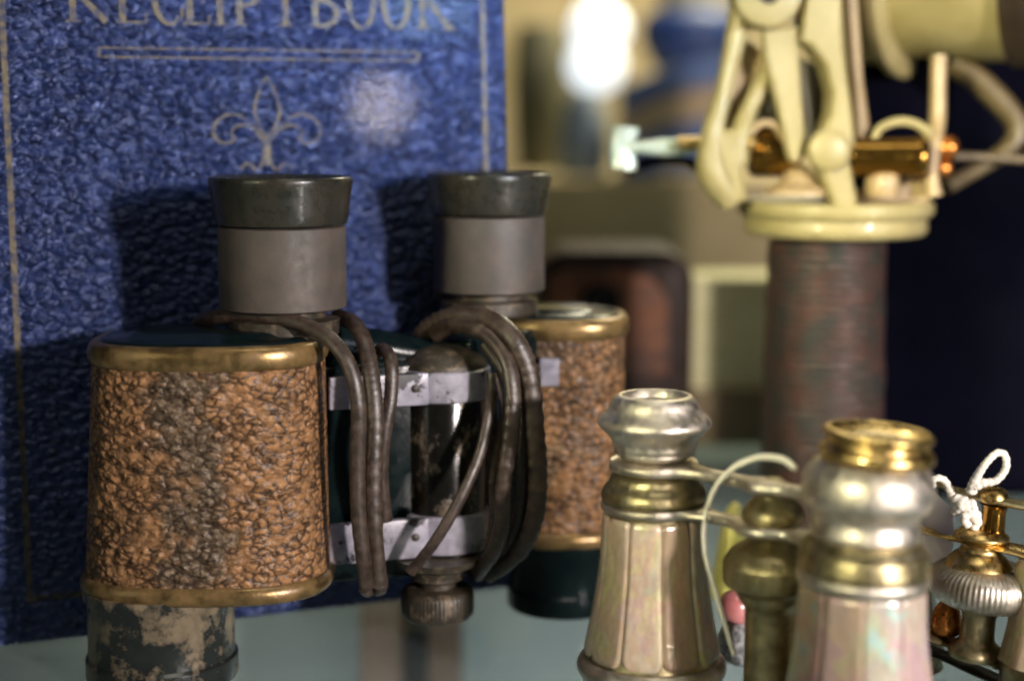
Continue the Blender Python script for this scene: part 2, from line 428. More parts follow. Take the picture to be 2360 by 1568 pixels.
def thing(name, base, label, cat, group=None):
    o = bpy.data.objects.new(name, None); COL.objects.link(o)
    o.location = Vector(base) * CM; o.empty_display_size = 0.01
    o['label'] = label; o['category'] = cat
    if group: o['group'] = group
    BASES[o.name] = Vector(base)
    return o
def tag(o, label=None, cat=None, group=None, kind=None):
    for k, v in (('label', label), ('category', cat), ('group', group), ('kind', kind)):
        if v: o[k] = v
    return o
def part(mb, name, mat, parent, smooth=40, label=None):
    """child (or grandchild) mesh; every local frame in a thing sits at the thing's base"""
    o = mb.build(name, M[mat], None, smooth, BASES[parent.name])
    o.location = (0, 0, 0); o.parent = parent; BASES[o.name] = BASES[parent.name]
    if label: o['label'] = label
    return o
def vprof(px, Y, lst):
    """(row, half width in px) list -> (radius, height) list on a vertical axis"""
    return [(W(hw, px, py, Y), P(px, py, Y).z) for py, hw in lst]
def rnd_prof(prof, sub=4):
    pts, _ = crom([Vector((a, b, 0)) for a, b in prof], [1] * len(prof), sub)
    return [(max(p.x, 0.001), p.y) for p in pts]

# ------------------------------------------------------------------ setting
mb = MB(); mb.box((10, 75, -0.5), (300, 260, 1.0), bevel=0.1)
shelf = mb.build('glass_shelf', M['shelf'], smooth=30); tag(shelf, 'grey green glass shelf under everything', kind='structure')
mb = MB(); mb.box((10, 75, -22.5), (300, 260, 1.0), bevel=0.1)
base_ = mb.build('cabinet_floor', M['lowpanel'], smooth=30); tag(base_, 'grey green cabinet floor below the glass shelf', kind='structure')
mb = MB(); mb.box((10, 66, -11.6), (300, 1.0, 20.6))
cb_ = mb.build('cabinet_back', M['lowpanel'], smooth=0); tag(cb_, 'grey green cabinet back below the glass shelf', kind='structure')
br = thing('shelf_bracket', (P(940, 1480, 57).x, 57, -22), 'pair of brown wooden posts seen blurred through the glass below the binocular knob', 'bracket')
for (xa, xb, m_) in ((828, 925, 'bracketwood'), (985, 1062, 'bracketwood'), (926, 984, 'blackbody')):
    Yp = 57 if m_ == 'bracketwood' else 58.5
    qa, qb = P(xa, 1480, Yp), P(xb, 1480, Yp)
    mb = MB(); mb.box(((qa.x + qb.x) / 2, Yp + .8, -11.55), (qb.x - qa.x, 1.5, 20.8), bevel=.1); part(mb, 'post' if m_ == 'bracketwood' else 'gap_shade', m_, br)  # dark strip stands in for the shaded gap between the posts
mb = MB(); mb.box((20, 172, 60), (320, 3, 160))
wall = mb.build('wall', M['wall'], smooth=0); tag(wall, 'plain beige wall behind the shelf', 'wall', kind='structure')

# ------------------------------------------------------------------ the blue book
BL = PZ(0, 1490); BR = PZ(1190, 1352)
bu = (BR - BL); bu.z = 0; bu.normalize()
bn0 = bu.cross(Vector((0, 0, 1))); bn0 = bn0 if bn0.y < 0 else -bn0     # towards the camera
LEAN = R(3)
bv = (Vector((0, 0, 1)) * math.cos(LEAN) - bn0 * math.sin(LEAN)).normalized()
bn = bu.cross(bv); bn = bn if bn.y < 0 else -bn
def buv(px, py):
    d = ray(px, py); t = (BR - CAM).dot(bn) / d.dot(bn); q = CAM + d * t - BR
    return q.dot(bu), q.dot(bv)
def B(u, v, h=0.0): return BR + bu * u + bv * v + bn * h
UL, VT = -14.6, 20.5
bc = B(UL / 2, 0, -1.4)
book = thing('book', (bc.x, bc.y, 0), 'blue leather book with gilt title, border and fleur-de-lis, standing behind the binoculars', 'book')
def brd(u0, u1, v0, v1, h0, h1, rr=0.18):
    rings = []
    for h in (h0, h0 + 0.05, h1 - 0.10, h1 - 0.03, h1):
        k = 0.0 if h < h1 - 0.05 else (0.03 if h < h1 - 0.01 else 0.10)
        pts = []
        for (cu, cv, a0) in ((u1, v1, 0), (u0, v1, 90), (u0, v0, 180), (u1, v0, 270)):
            su = -1 if a0 in (0, 270) else 1; sv = -1 if a0 in (0, 90) else 1
            for j in range(5):
                t = R(a0 + 22.5 * j)
                pts.append(B(cu + su * rr + (rr - k) * math.cos(t), cv + sv * rr + (rr - k) * math.sin(t), h))
        rings.append(pts)
    return rings
mb = MB(); mb.loft(brd(UL, 0, 0.0, VT, -0.32, 0.0)); cover = part(mb, 'front_cover', 'book', book, 20)
mb = MB(); mb.loft(brd(UL, 0, 0.0, VT, -2.6, -2.3)); part(mb, 'back_cover', 'book', book, 50)
mb = MB(); mb.box(B(UL - 0.02, VT / 2, -1.3), (0.3, 2.5, VT - 0.02), (bu, bn, bv), 0.1); part(mb, 'spine', 'book', book, 50)
mb = MB(); mb.box(B(UL / 2 - 0.1, VT / 2, -1.31), (-UL - 0.6, 1.96, VT - 0.6), (bu, bn, bv)); part(mb, 'page_block', 'paper', book, 30)

lift = [0.012]
def poly(mb, uvs):
    lift[0] = 0.012 + (lift[0] - 0.012 + 0.0011) % 0.009
    h = lift[0]; n = len(uvs)
    top = [B(u, v, h) for u, v in uvs]; bot = [B(u, v, -0.01) for u, v in uvs]
    mb.loft([bot, top], cap0=False)
def ribbon(mb, pts, wd, closed=False, sub=6):
    P_, W_ = crom([Vector((a, b, 0)) for a, b in pts], wd if isinstance(wd, list) else [wd] * len(pts), sub, closed)
    lift[0] = 0.012 + (lift[0] - 0.012 + 0.0011) % 0.009; h = lift[0]
    n = len(P_); rings = []
    for i in range(n):
        a = P_[(i + 1) % n if closed else min(i + 1, n - 1)] - P_[(i - 1) % n if closed else max(i - 1, 0)]
        a.normalize(); q = Vector((-a.y, a.x, 0)) * W_[i] / 2
        l, r = P_[i] + q, P_[i] - q
        rings.append([B(l.x, l.y, -0.01), B(l.x, l.y, h), B(r.x, r.y, h), B(r.x, r.y, -0.01)])
    mb.loft(rings, wrap=closed)
# border
mb = MB()
ul = buv(36, 690)[0]; vb = (buv(57, 1383)[1] + buv(185, 1364)[1]) / 2; ur = buv(1118, 300)[0]; vt = VT - (vb)
bw = 0.15
for (a, b_) in (((ul, vb), (ul, vt)), ((ur, vb), (ur, vt)), ((ul - bw / 2, vb), (ur + bw / 2, vb)), ((ul - bw / 2, vt), (ur + bw / 2, vt))):
    ribbon(mb, [a, b_], bw, sub=20)
part(mb, 'gilt_border', 'gilt', cover, 0)
# double rule under the title
mb = MB()
u0, vA = buv(228, 110); _, vB = buv(228, 131); u1, _ = buv(963, 128)
for v in (vA, vB): ribbon(mb, [(u0, v), ((u0 + u1) / 2, v), (u1, v)], 0.05, sub=30)
for u in (u0, u1): ribbon(mb, [(u, vB - 0.02), (u, vA + 0.02)], 0.09)
part(mb, 'gilt_rule', 'gilt', cover, 0)
# title
mb = MB()
vbase = (buv(200, 45)[1] + buv(1000, 75)[1]) / 2
H = 1.35; ST = 0.17; TH = 0.06
def U(px): return buv(px, 55)[0]
def bar(u0, v0, u1, v1): poly(mb, [(u0, v0), (u1, v0), (u1, v1), (u0, v1)])
def stem(u, v0=0, v1=H, serif=True, w_=ST):
    bar(u - w_ / 2, vbase + v0, u + w_ / 2, vbase + v1)
    if serif:
        for vv in (v0, v1 - TH): bar(u - w_ * 1.05, vbase + vv, u + w_ * 1.05, vbase + vv + TH)
def arc(cu, cv, ru, rv, a0, a1, wd0, wd1=None, n=9):
    wd1 = wd1 or wd0
    pts = [(cu + ru * math.cos(R(a0 + (a1 - a0) * k / n)), vbase + cv + rv * math.sin(R(a0 + (a1 - a0) * k / n))) for k in range(n + 1)]
    ribbon(mb, pts, [wd0 + (wd1 - wd0) * abs(math.cos(R(a0 + (a1 - a0) * k / n))) for k in range(n + 1)], sub=3)
def L_E(a, b_):
    stem(U(a)); e = U(b_)
    bar(U(a), vbase, e, vbase + TH); bar(U(a), vbase + H - TH, e, vbase + H); bar(U(a), vbase + H * .52, e - 0.15, vbase + H * .52 + TH)
    bar(e - TH, vbase, e, vbase + 0.26); bar(e - TH, vbase + H - 0.26, e, vbase + H); bar(e - 0.15 - TH, vbase + H * .42, e - 0.15, vbase + H * .66)
def L_C(a, b_):
    c = (U(a) + U(b_)) / 2; r = (U(b_) - U(a)) / 2
    arc(c, H / 2, r, H / 2, 48, 312, TH, ST); bar(U(b_) - .09, vbase + 0.18, U(b_) - .02, vbase + 0.42); bar(U(b_) - .09, vbase + H - 0.42, U(b_) - .02, vbase + H - .12)
def L_O(a, b_):
    c = (U(a) + U(b_)) / 2; r = (U(b_) - U(a)) / 2
    arc(c, H / 2, r - ST / 2, H / 2, 0, 360, TH, ST, 18)
def bowl(u, v0, v1, ext):
    c = (v0 + v1) / 2; arc(u, c, ext, (v1 - v0) / 2 - .02, -90, 90, TH, ST, 10)
stem(U(169)); bowl(U(176), H * .48, H, 0.62); ribbon(mb, [(U(185), vbase + H * .5), (U(215), vbase + .35), (U(245), vbase + .02)], [.1, ST, ST * .9])
L_E(283, 340); L_C(358, 425); L_E(438, 485); stem(U(508)); stem(U(553)); bowl(U(556), H * .36, H, 0.52)
stem(U(659)); bar(U(622), vbase + H - TH, U(696), vbase + H); bar(U(622), vbase + H - .3, U(622) + .07, vbase + H); bar(U(696) - .07, vbase + H - .3, U(696), vbase + H)
stem(U(727)); bowl(U(730), 0.0, H * .53, 0.56); bowl(U(730), H * .5, H, 0.48)
L_O(797, 868); L_O(878, 948)
stem(U(974)); ribbon(mb, [(U(980), vbase + H * .42), (U(1006), vbase + H * .72), (U(1028), vbase + H)], TH * 1.3)
ribbon(mb, [(U(990), vbase + H * .58), (U(1014), vbase + H * .28), (U(1038), vbase + .02)], ST)
bar(U(1022), vbase, U(1050), vbase + TH)
part(mb, 'gilt_title', 'gilt', cover, 0)
# fleur-de-lis
mb = MB()
def fz(zx, zy): return buv((700 + zx / 3.485) * .6146, (250 + zy / 3.485) * .6146)
def fl(pts, wd):
    ribbon(mb, [fz(*p) for p in pts], wd)
def mir(pts): return [(2090 - x, y) for x, y in pts]
fl([(1045, 130), (960, 280), (893, 480), (893, 620), (950, 770), (1040, 930)], [.04, .06, .07, .07, .05, .05])
fl(mir([(1045, 130), (960, 280), (893, 480), (880, 620), (935, 770), (1040, 930)]), [.04, .06, .09, .09, .06, .05])
sc1 = [(1030, 1010), (950, 890), (830, 790), (700, 765), (610, 810), (585, 890), (640, 940)]
sc2 = [(960, 840), (830, 740), (690, 640), (560, 625), (440, 670), (360, 770), (350, 890), (430, 980), (540, 1000), (630, 950)]
for s_ in (sc1, mir(sc1)): fl(s_, [.09, .08, .07, .06, .06, .05, .05])
for s_ in (sc2, mir(sc2)): fl(s_, [.04, .04, .05, .06, .07, .08, .08, .07, .06, .05])
fl([(1045, 900), (1045, 1010), (1045, 1100), (1045, 1200), (1045, 1290)], [.10, .20, .22, .26, .12])
for s_ in ([(1020, 1190), (985, 1270), (930, 1350)], mir([(1020, 1190), (985, 1270), (930, 1350)])): fl(s_, .07)
s3 = [(700, 1340), (770, 1270), (850, 1290), (890, 1360)]
fl(s3, .06); fl(mir(s3), .06)
part(mb, 'gilt_fleur_de_lis', 'gilt', cover, 0)

# ------------------------------------------------------------------ prism binoculars
ctr = P(900, 1400, 39.5)
bino = thing('prism_binoculars', (ctr.x, 39.5, 0), 'old prism binoculars in tan pebbled leather, wrapped in their dark neck strap', 'binoculars')
def sell(cx, cy, a, b_, e, z, n=72, rot=0.0, flat=0.0):
    pts = []
    for k in range(n):
        t = 2 * math.pi * k / n; c, s_ = math.cos(t), math.sin(t)
        x = a * math.copysign(abs(c) ** (2 / e), c); y = b_ * math.copysign(abs(s_) ** (2 / e), s_)
        if y < 0: y *= (1 - flat * (1 - (x / a) ** 2))
        xr = x * math.cos(rot) - y * math.sin(rot); yr = x * math.sin(rot) + y * math.cos(rot)
        pts.append(Vector((cx + xr, cy + yr, z)))
    return pts
def housing(cx, cy, a0, b0, a1, b1, zb, zt, dxb, e, rot, mat, rimm='brassrim', label=None):
    """zb/zt leather span, top section (a0,b0), bottom (a1,b1)"""
    def sec(z, k=0.0):
        t = (zt - z) / (zt - zb)
        return sell(cx + dxb * t, cy, a0 + (a1 - a0) * t + k, b0 + (b1 - b0) * t + k, e, z, 96, rot)
    mb = MB(); mb.loft([sec(zb + (zt - zb) * i / 12) for i in range(13)])
    h = part(mb, 'prism_housing', mat, bino, 40, label)
    def rim(z0, z1, bulge):
        m_ = MB(); n = 8; rings = []
        zz = [z0 + (z1 - z0) * i / n for i in range(n + 1)]
        for i, z in enumerate(zz):
            k = bulge * math.sin(math.pi * i / n) ** 0.6
            rings.append(sec(z, k + 0.005))
        m_.loft(rings, True, True); return part(m_, 'brass_rim', rimm, h, 50)
    rim(zt - 0.02, zt + 0.52, 0.10); rim(zb - 0.42, zb + 0.02, 0.12)
    # recessed cover plate on top: stepped
    m_ = MB(); m_.loft([sec(zt + 0.515, -0.16), sec(zt + 0.56, -0.20), sec(zt + 0.60, -0.30), sec(zt + 0.60, -0.75), sec(zt + 0.68, -0.85), sec(zt + 0.72, -1.0)])
    part(m_, 'cover_plate', 'blackbody', h, 50)
    return h
hl = P(484, 830, 37.4)
housing(hl.x, 37.4, 2.68, 1.95, 2.86, 2.05, 2.62, 7.62, -0.13, 2.7, 0.0, 'pebble', label='larger nearer housing, greyed and rubbed in the middle')
hr = P(1288, 800, 42.9)
housing(hr.x, 42.9, 1.78, 1.72, 1.80, 1.74, 2.35, 7.5, -0.05, 2.5, 0.0, 'pebble2', label='farther housing, half hidden by the strap')
# little strap lug on the far housing
mb = MB(); c = P(1266, 856, 41.0); mb.box(c, (0.50, 0.25, 0.72), bevel=0.04); part(mb, 'strap_lug', 'steel', bino)
# objective barrels
def objb(px, Y, r, zt, seg=64, mat='wornblack'):
    c = P(px, 1450, Y); mb = MB()
    mb.lathe((c.x, Y, 0), (0, 0, 1), [(r - .12, 0.0), (r + .02, 0.03), (r + .05, .10), (r + .05, 0.55), (r - .02, 0.62), (r - .02, zt - .35), (r + .06, zt - .25), (r + .06, zt)], seg)
    return part(mb, 'objective_barrel', mat, bino)
objb(373, 37.0, 1.74, 2.3)
objb(1300, 42.7, 1.52, 2.0, mat='blackbody')
# eyepieces
def eyepiece(px, Y, rc, cup, slv, col, mat_s='sleeve'):
    c = P(px, 560, Y); o = (c.x, Y, 0); z = lambda py: P(px, py, Y).z
    t, b_, s0, s1 = cup[0], cup[1], slv[0], slv[1]
    mb = MB(); mb.lathe(o, (0, 0, 1), [(rc * .86, z(b_) + .01), (rc * .905, z(b_)), (rc * .925, z(b_) + .10), (rc * .955, z((t + b_) / 2)), (rc * .985, z(t) - .22), (rc, z(t) - .10), (rc * .995, z(t) - .03), (rc * .97, z(t)), (rc * .93, z(t) - .02), (rc * .80, z(t) - .28), (rc * .5, z(t) - .45), (rc * .45, z(t) - .6)], 72)
    part(mb, 'eyecup', 'vulcanite', bino, 50)
    r = rc * .885
    mb = MB(); mb.lathe(o, (0, 0, 1), [(r * .95, z(s1)), (r, z(s1) + .04), (r * 1.005, z((s0 + s1) / 2)), (r, z(s0) - .03), (r * .97, z(s0))], 72)
    part(mb, 'eyepiece_sleeve', mat_s, bino, 50)
    mb = MB(); mb.lathe(o, (0, 0, 1), [(r * .80, 8.05), (r * .88, 8.15), (r * .88, z(s1) - .25), (r * .66, z(s1) - .2), (r * .66, z(s1) + .02)], 56)
    part(mb, 'eyepiece_collar', 'knob', bino, 40)
eyepiece(650, 38.0, 1.70, (406, 514), (519, 708), None)
eyepiece(1126, 42.2, 1.66, (398, 490), (495, 668), None)
mb = MB(); c = P(1160, 692, 42.2); c.y = 42.2
mb.lathe((P(1126, 692, 42.2).x, 42.2, c.z), (0, 0, 1), [(1.0, -.07), (1.08, -.05), (1.1, 0), (1.08, .05), (1.0, .07)], 48); part(mb, 'focus_ring', 'dullbrass', bino)

# hinge: tube, bands, cap, knob
HY = 39.6; hx = P(1022, 1000, HY).x; hr_ = W(104, 1022, 1000, HY)
zz = lambda py, Y=HY: P(1022, py, Y).z
YF = HY - hr_
zf = lambda py: P(1022, py, YF).z
o = (hx, HY, 0)
mb = MB(); mb.lathe(o, (0, 0, 1), [(hr_ * .90, zf(1290)), (hr_ * .95, zf(1285)), (hr_ * .95, zf(850)), (hr_ * .92, zf(845))], 56)
hinge = part(mb, 'hinge_tube', 'wornhinge', bino)
mb = MB(); zc = zf(855); mb.lathe(o, (0, 0, 1), [(hr_ * .97, zc - .08), (hr_ * .99, zc), (hr_ * .93, zc + .12), (hr_ * .82, zc + .25), (hr_ * .62, zc + .40), (hr_ * .36, zc + .48), (.02, zc + .50)], 56)
part(mb, 'hinge_cap', 'knob', hinge, 60)
for (pt, pb_) in ((858, 932), (1192, 1282)):
    z0, z1 = zf(pb_), zf(pt)
    mb = MB(); mb.lathe(o, (0, 0, 1), [(hr_ * .96, z0), (hr_ * 1.01, z0 + .02), (hr_ * 1.035, z0 + .05), (hr_ * 1.035, z1 - .05), (hr_ * 1.01, z1 - .02), (hr_ * .96, z1)], 64)
    part(mb, 'hinge_band', 'steel', hinge, 40)
    # flat arm running to the near housing
    a = Vector((P(757, pt, 37.6).x, 37.7, 0)); b_ = Vector((P(988, pt, YF - .05).x, YF - .02, 0))
    d_ = (b_ - a); L = d_.length; d_.normalize(); nn = Vector((d_.y, -d_.x, 0))
    c = (a + b_) / 2 - nn * .1; c.z = (z0 + z1) / 2
    mb = MB(); mb.box(c, (L, .24, (z1 - z0) - .01), (d_, -nn, Vector((0, 0, 1))), .035)
    arm = part(mb, 'hinge_arm', 'steel', bino, 30)
    for f_ in ((.86, .34),):
        q = a + d_ * L * f_[0]; q.z = z0 + (z1 - z0) * (f_[1] + .2)
        mb = MB(); mb.lathe(q - nn * .04 + nn * .06, nn, [(.10, 0), (.10, .035), (.07, .055), (.01, .06)], 20); part(mb, 'screw', 'knob', arm)
# dark enamel bridge body between the two halves
mb = MB()
a = Vector((P(740, 1000, 38.2).x, 38.3, 0)); b_ = Vector((hx - .2, YF + .55, 0)); d_ = (b_ - a).normalized(); nn = Vector((d_.y, -d_.x, 0))
c = (a + b_) / 2 - nn * .5; zt_, zb_ = 7.3, 1.9; c.z = (zt_ + zb_) / 2
mb.box(c, ((b_ - a).length, 1.0, zt_ - zb_), (d_, -nn, Vector((0, 0, 1))), .12)
part(mb, 'bridge_body', 'blackbody', bino)
mb = MB()
a = Vector((hx + .2, HY + .2, 0)); b_ = Vector((hr.x - .6, 42.2, 0)); d_ = (b_ - a).normalized(); nn = Vector((d_.y, -d_.x, 0))
c = (a + b_) / 2; c.z = (7.8 + 1.75) / 2
mb.box(c, ((b_ - a).length, 1.3, 7.8 - 1.75), (d_, -nn, Vector((0, 0, 1))), .12)
part(mb, 'bridge_body', 'blackbody', bino)
# arms toward the eyepieces (dark mass behind the strap)
mb = MB(); e1 = P(650, 760, 38.0).x; e2 = P(1126, 730, 42.2).x
mb.tube([(e1, 38.3, 8.0), ((e1 + hx) / 2, 39.3, 7.6), (hx, HY + .3, 7.2)], [.55, .5, .5], 14)
mb.tube([(e2, 42.1, 8.0), ((e2 + hx) / 2 + .1, 41.0, 7.6), (hx + .1, HY + .4, 7.2)], [.55, .5, .5], 14)
part(mb, 'eyepiece_bridge', 'blackbody', bino)
# knob under the hinge
KY = 38.7
kx = P(1008, 1380, KY)
zk = lambda py: P(1008, py, KY).z
mb = MB()
pr = [(98, 1280), (92, 1296), (62, 1308), (58, 1322), (62, 1328), (44, 1336), (44, 1350)]
mb.lathe((kx.x, KY, 0), (0, 0, 1), [(W(h_, 1008, y_, KY), zk(y_)) for h_, y_ in pr], 48)
neck = part(mb, 'knob_neck', 'knob', bino)
mb = MB()
pr = [(46, 1348), (70, 1350), (80, 1356), (84, 1366), (84, 1398), (82, 1410), (74, 1419), (58, 1423)]
mb.lathe((kx.x, KY, 0), (0, 0, 1), [(W(h_, 1008, y_, KY), zk(y_)) for h_, y_ in pr], 240, radial=lambda t, h: 1 + .006 * math.sin(t * 56))
part(mb, 'knurled_knob', 'knob', bino, 50)
mb = MB(); mb.lathe((hx + .02, YF + .05, zf(1305)), (0, -1, 0), [(.07, -.05), (.07, .06), (.04, .08), (.005, .085)], 16); part(mb, 'screw', 'steel', neck)

# neck strap
mb = MB()
def run(pts, r=0.145, rid=0.03, asp=0.62, sub=14):
    mb.tube([P(*p) for p in pts], [W(rr, 900, 900, 37) for rr in r] if isinstance(r, list) else r, 12, asp, (0.35, -1, 0.15), sub, (0.115, rid) if rid else None)
run([(452, 752, 38.6), (478, 735, 37.9), (540, 724, 37.3), (620, 728, 36.9), (700, 748, 36.5), (765, 785, 36.1), (808, 850, 35.9), (826, 940, 35.8), (824, 1060, 35.9), (826, 1180, 36.0), (838, 1290, 36.2), (846, 1352, 36.6)], .185)
run([(500, 770, 37.6), (560, 768, 37.3), (640, 772, 37.0), (710, 782, 36.7), (745, 800, 36.7)], .11)
run([(770, 728, 38.7), (815, 745, 38.0), (842, 795, 37.3), (858, 880, 36.9), (866, 980, 36.7), (862, 1100, 36.6), (864, 1220, 36.6), (876, 1350, 36.8)], .205, .06)
run([(868, 812, 38.2), (886, 806, 37.8), (902, 838, 37.4), (900, 920, 37.2), (885, 1010, 37.1), (880, 1100, 37.2), (890, 1200, 37.4)], .17)
run([(838, 1352, 36.6), (850, 1360, 36.9), (860, 1330, 37.3)], .15)
run([(880, 1350, 36.8), (872, 1362, 37.1), (868, 1320, 37.5)], .16)
run([(955, 812, 40.2), (985, 758, 39.6), (1050, 728, 39.0), (1120, 732, 38.5), (1180, 775, 38.0), (1220, 860, 37.9), (1232, 980, 37.9), (1240, 1090, 38.0), (1232, 1190, 38.2), (1195, 1270, 38.6), (1120, 1325, 39.2)], .25, .07)
run([(1000, 772, 39.4), (1055, 748, 38.8), (1115, 765, 38.3), (1162, 815, 37.9), (1182, 900, 37.6), (1176, 1010, 37.5), (1160, 1120, 37.5), (1158, 1200, 37.7), (1140, 1265, 38.1), (1100, 1320, 38.7)], .21, .06)
run([(1120, 790, 38.9), (1165, 850, 38.5), (1208, 930, 38.3), (1212, 1040, 38.3), (1205, 1140, 38.3), (1190, 1220, 38.5), (1150, 1285, 38.9), (1090, 1325, 39.4)], .21, .05)
run([(1138, 860, 38.6), (1142, 960, 38.2), (1140, 1080, 38.0), (1144, 1180, 38.0), (1130, 1260, 38.2)], .19, .05)
run([(1134, 900, 38.2), (1126, 960, 37.9), (1104, 1050, 37.6), (1060, 1150, 37.3), (1000, 1250, 37.2), (945, 1318, 37.4)], .145)
part(mb, 'neck_strap', 'strap', bino, 60)

# ------------------------------------------------------------------ mother-of-pearl opera glasses (front)
LY, RY, CY = 35.0, 31.3, 33.2
LX = P(1505, 1250, LY).x; RX = P(1985, 1400, RY).x; CX = P(1778, 1350, CY).x
og = thing('opera_glasses', ((LX + RX) / 2, (LY + RY) / 2, 0), 'opera glasses with faceted mother-of-pearl barrels standing in front of the telescope mount', 'opera glasses')
def lathe_at(px, Y, lst, name, mat, parent, seg=72, sub=3, axis=(0, 0, 1), cap=(True, True), xo=None, radial=None):
    x = (P(px, 1300, Y).x if xo is None else xo)
    pr = vprof(px, Y, lst); pr = rnd_prof(pr, sub) if sub > 1 else pr
    m_ = MB()
    if axis != (0, 0, 1):
        z0 = pr[-1][1]
        m_.lathe((x, Y, z0), axis, [(r, h - z0) for r, h in pr], seg, cap[0], cap[1], radial)
    else: m_.lathe((x, Y, 0), axis, pr, seg, cap[0], cap[1], radial)
    return part(m_, name, mat, parent, 50)
def facet(n, amt, ph=0.0, conc=0.0):
    """regular polygon section whose flat panels meet in shallow grooves (9 steps to a panel)"""
    def f(t, h):
        q = ((t + ph) / (2 * math.pi) * n) % 1.0
        x = (q - .5) * 2
        return math.cos(math.pi / n) / math.cos(x * math.pi / n) * (1 + 0.02) - (conc if abs(x) > .98 else 0)
    return f
def panels(x, Y, prof, n, ph, mat, core, gap=.05, r_corner=.30):
    """separate mother-of-pearl plates laid round a metal core"""
    prof = rnd_prof(prof, 3); prof.sort(key=lambda p: p[1])
    zs = [p[1] for p in prof]
    def rad(z):
        for a_, b_ in zip(prof, prof[1:]):
            if a_[1] <= z <= b_[1] + 1e-9: return a_[0] + (b_[0] - a_[0]) * (z - a_[1]) / max(b_[1] - a_[1], 1e-6)
        return prof[-1][0] if z > zs[-1] else prof[0][0]
    m_ = MB(); m_.lathe((x, Y, 0), (0, 0, 1), [(r - .09, z) for r, z in prof], 60)
    cb = part(m_, 'barrel_core', core, og, 50)
    z0, z1 = zs[0], zs[-1]; c_ = math.cos(math.pi / n)
    NX, NY = 12, 22
    for k in range(n):
        m_ = MB(); vs = []; fs = []
        for j in range(NY + 1):
            y = j / NY; z = z0 + .03 + (z1 - z0 - .06) * (0.5 - 0.5 * math.cos(math.pi * y)) 
            hw = rad(z) * math.tan(math.pi / n) - gap / 2
            db = z - z0 - .03; dt = z1 - .03 - z
            for dd, rc in ((db, r_corner), (dt, r_corner * .5)):
                if dd < rc: hw -= rc - math.sqrt(max(rc * rc - (rc - dd) ** 2, 0))
            for i_ in range(NX + 1):
                q = math.sin(math.pi / 2 * (i_ / NX * 2 - 1)); w_ = hw * q
                edge = min((1 - abs(q)) * hw, db, dt)
                drop = .085 * max(0, 1 - edge / .06) ** 2
                r_ = rad(z) * c_ * 1.025 - drop - .03 * q * q
                t = ph + 2 * math.pi * k / n
                vs.append(Vector((x + r_ * math.cos(t) - w_ * math.sin(t), Y + r_ * math.sin(t) + w_ * math.cos(t), z)))
        for j in range(NY):
            for i_ in range(NX):
                a_ = j * (NX + 1) + i_; fs.append((a_, a_ + 1, a_ + NX + 2, a_ + NX + 1))
        m_.add(vs, fs); part(m_, 'pearl_panel', mat, og, 80)
# left
lathe_at(1505, LY, [(960, 56), (930, 66), (912, 74), (908, 80), (912, 90), (922, 98), (935, 104), (947, 112), (958, 124), (972, 131), (984, 124), (1000, 108), (1014, 98), (1026, 96), (1034, 92), (1042, 92), (1046, 84), (1052, 78)], 'eyepiece', 'silver', og, sub=3, xo=LX)
lathe_at(1505, LY, [(948, 10), (950, 40), (944, 60), (936, 63), (926, 65)], 'eye_lens', 'glassdark', og, sub=1, xo=LX)
lathe_at(1505, LY, [(1084, 86), (1092, 98), (1108, 104), (1122, 116), (1140, 121), (1148, 118), (1152, 110)], 'upper_collar', 'dullbrass', og, sub=3, xo=LX)
panels(LX, LY, vprof(1505, LY, [(1176, 119), (1240, 122), (1300, 126), (1360, 134), (1420, 144), (1470, 154), (1504, 163)]), 10, R(-72 + 4), 'pearlA', 'dullbrass')
lathe_at(1505, LY, [(1506, 158), (1516, 168), (1526, 172), (1540, 170), (1556, 160), (1580, 150), (1600, 158), (1640, 176), (1672, 178)], 'objective_rim', 'silver', og, sub=3, xo=LX)
# right, leaning a touch
tilt = Vector((0.03, 0.0, 1)).normalized(); tilt2 = Vector((0.075, -0.01, 1)).normalized()
def lr(lst, name, mat, ax, sub=3, seg=72, rad=None, dx=0.0):
    pr = vprof(1985, RY, lst); pr = rnd_prof(pr, sub) if sub > 1 else pr
    zr = 4.0; m_ = MB(); m_.lathe((RX + dx, RY, zr), ax, [(r, h - zr) for r, h in pr], seg, radial=rad)
    return part(m_, name, mat, og, 50)
lr([(1030, 60), (1010, 66), (996, 102), (988, 112), (990, 122), (998, 127), (1008, 122), (1014, 117), (1024, 120), (1032, 130), (1044, 133), (1054, 128), (1060, 108), (1068, 100)], 'eyepiece', 'brass', tilt2)
lr([(1022, 10), (1022, 50), (1012, 72), (1006, 76)], 'eye_lens', 'glassdark', tilt2, 1)
lr([(1052, 100), (1060, 122), (1070, 132), (1086, 143), (1106, 150), (1128, 152), (1146, 150), (1162, 142), (1170, 130), (1180, 124), (1194, 122), (1210, 125), (1226, 127), (1236, 120), (1240, 112)], 'eyepiece_tube', 'silver', tilt)
lr([(1236, 118), (1244, 130), (1254, 138), (1266, 146), (1280, 149), (1296, 152), (1308, 152), (1314, 144)], 'upper_collar', 'dullbrass', tilt)
lr([(1310, 146), (1318, 152), (1330, 153), (1342, 148)], 'pearl_collar', 'silver', tilt)
panels(RX, RY, vprof(1985, RY, [(1336, 147), (1350, 148), (1400, 150), (1460, 154), (1520, 162), (1580, 172), (1640, 184), (1686, 194)]), 10, R(-90 + 8), 'pearlB', 'dullbrass')
lr([(1684, 190), (1696, 206), (1712, 208), (1730, 196), (1750, 192), (1772, 206)], 'objective_rim', 'silver', (0, 0, 1))
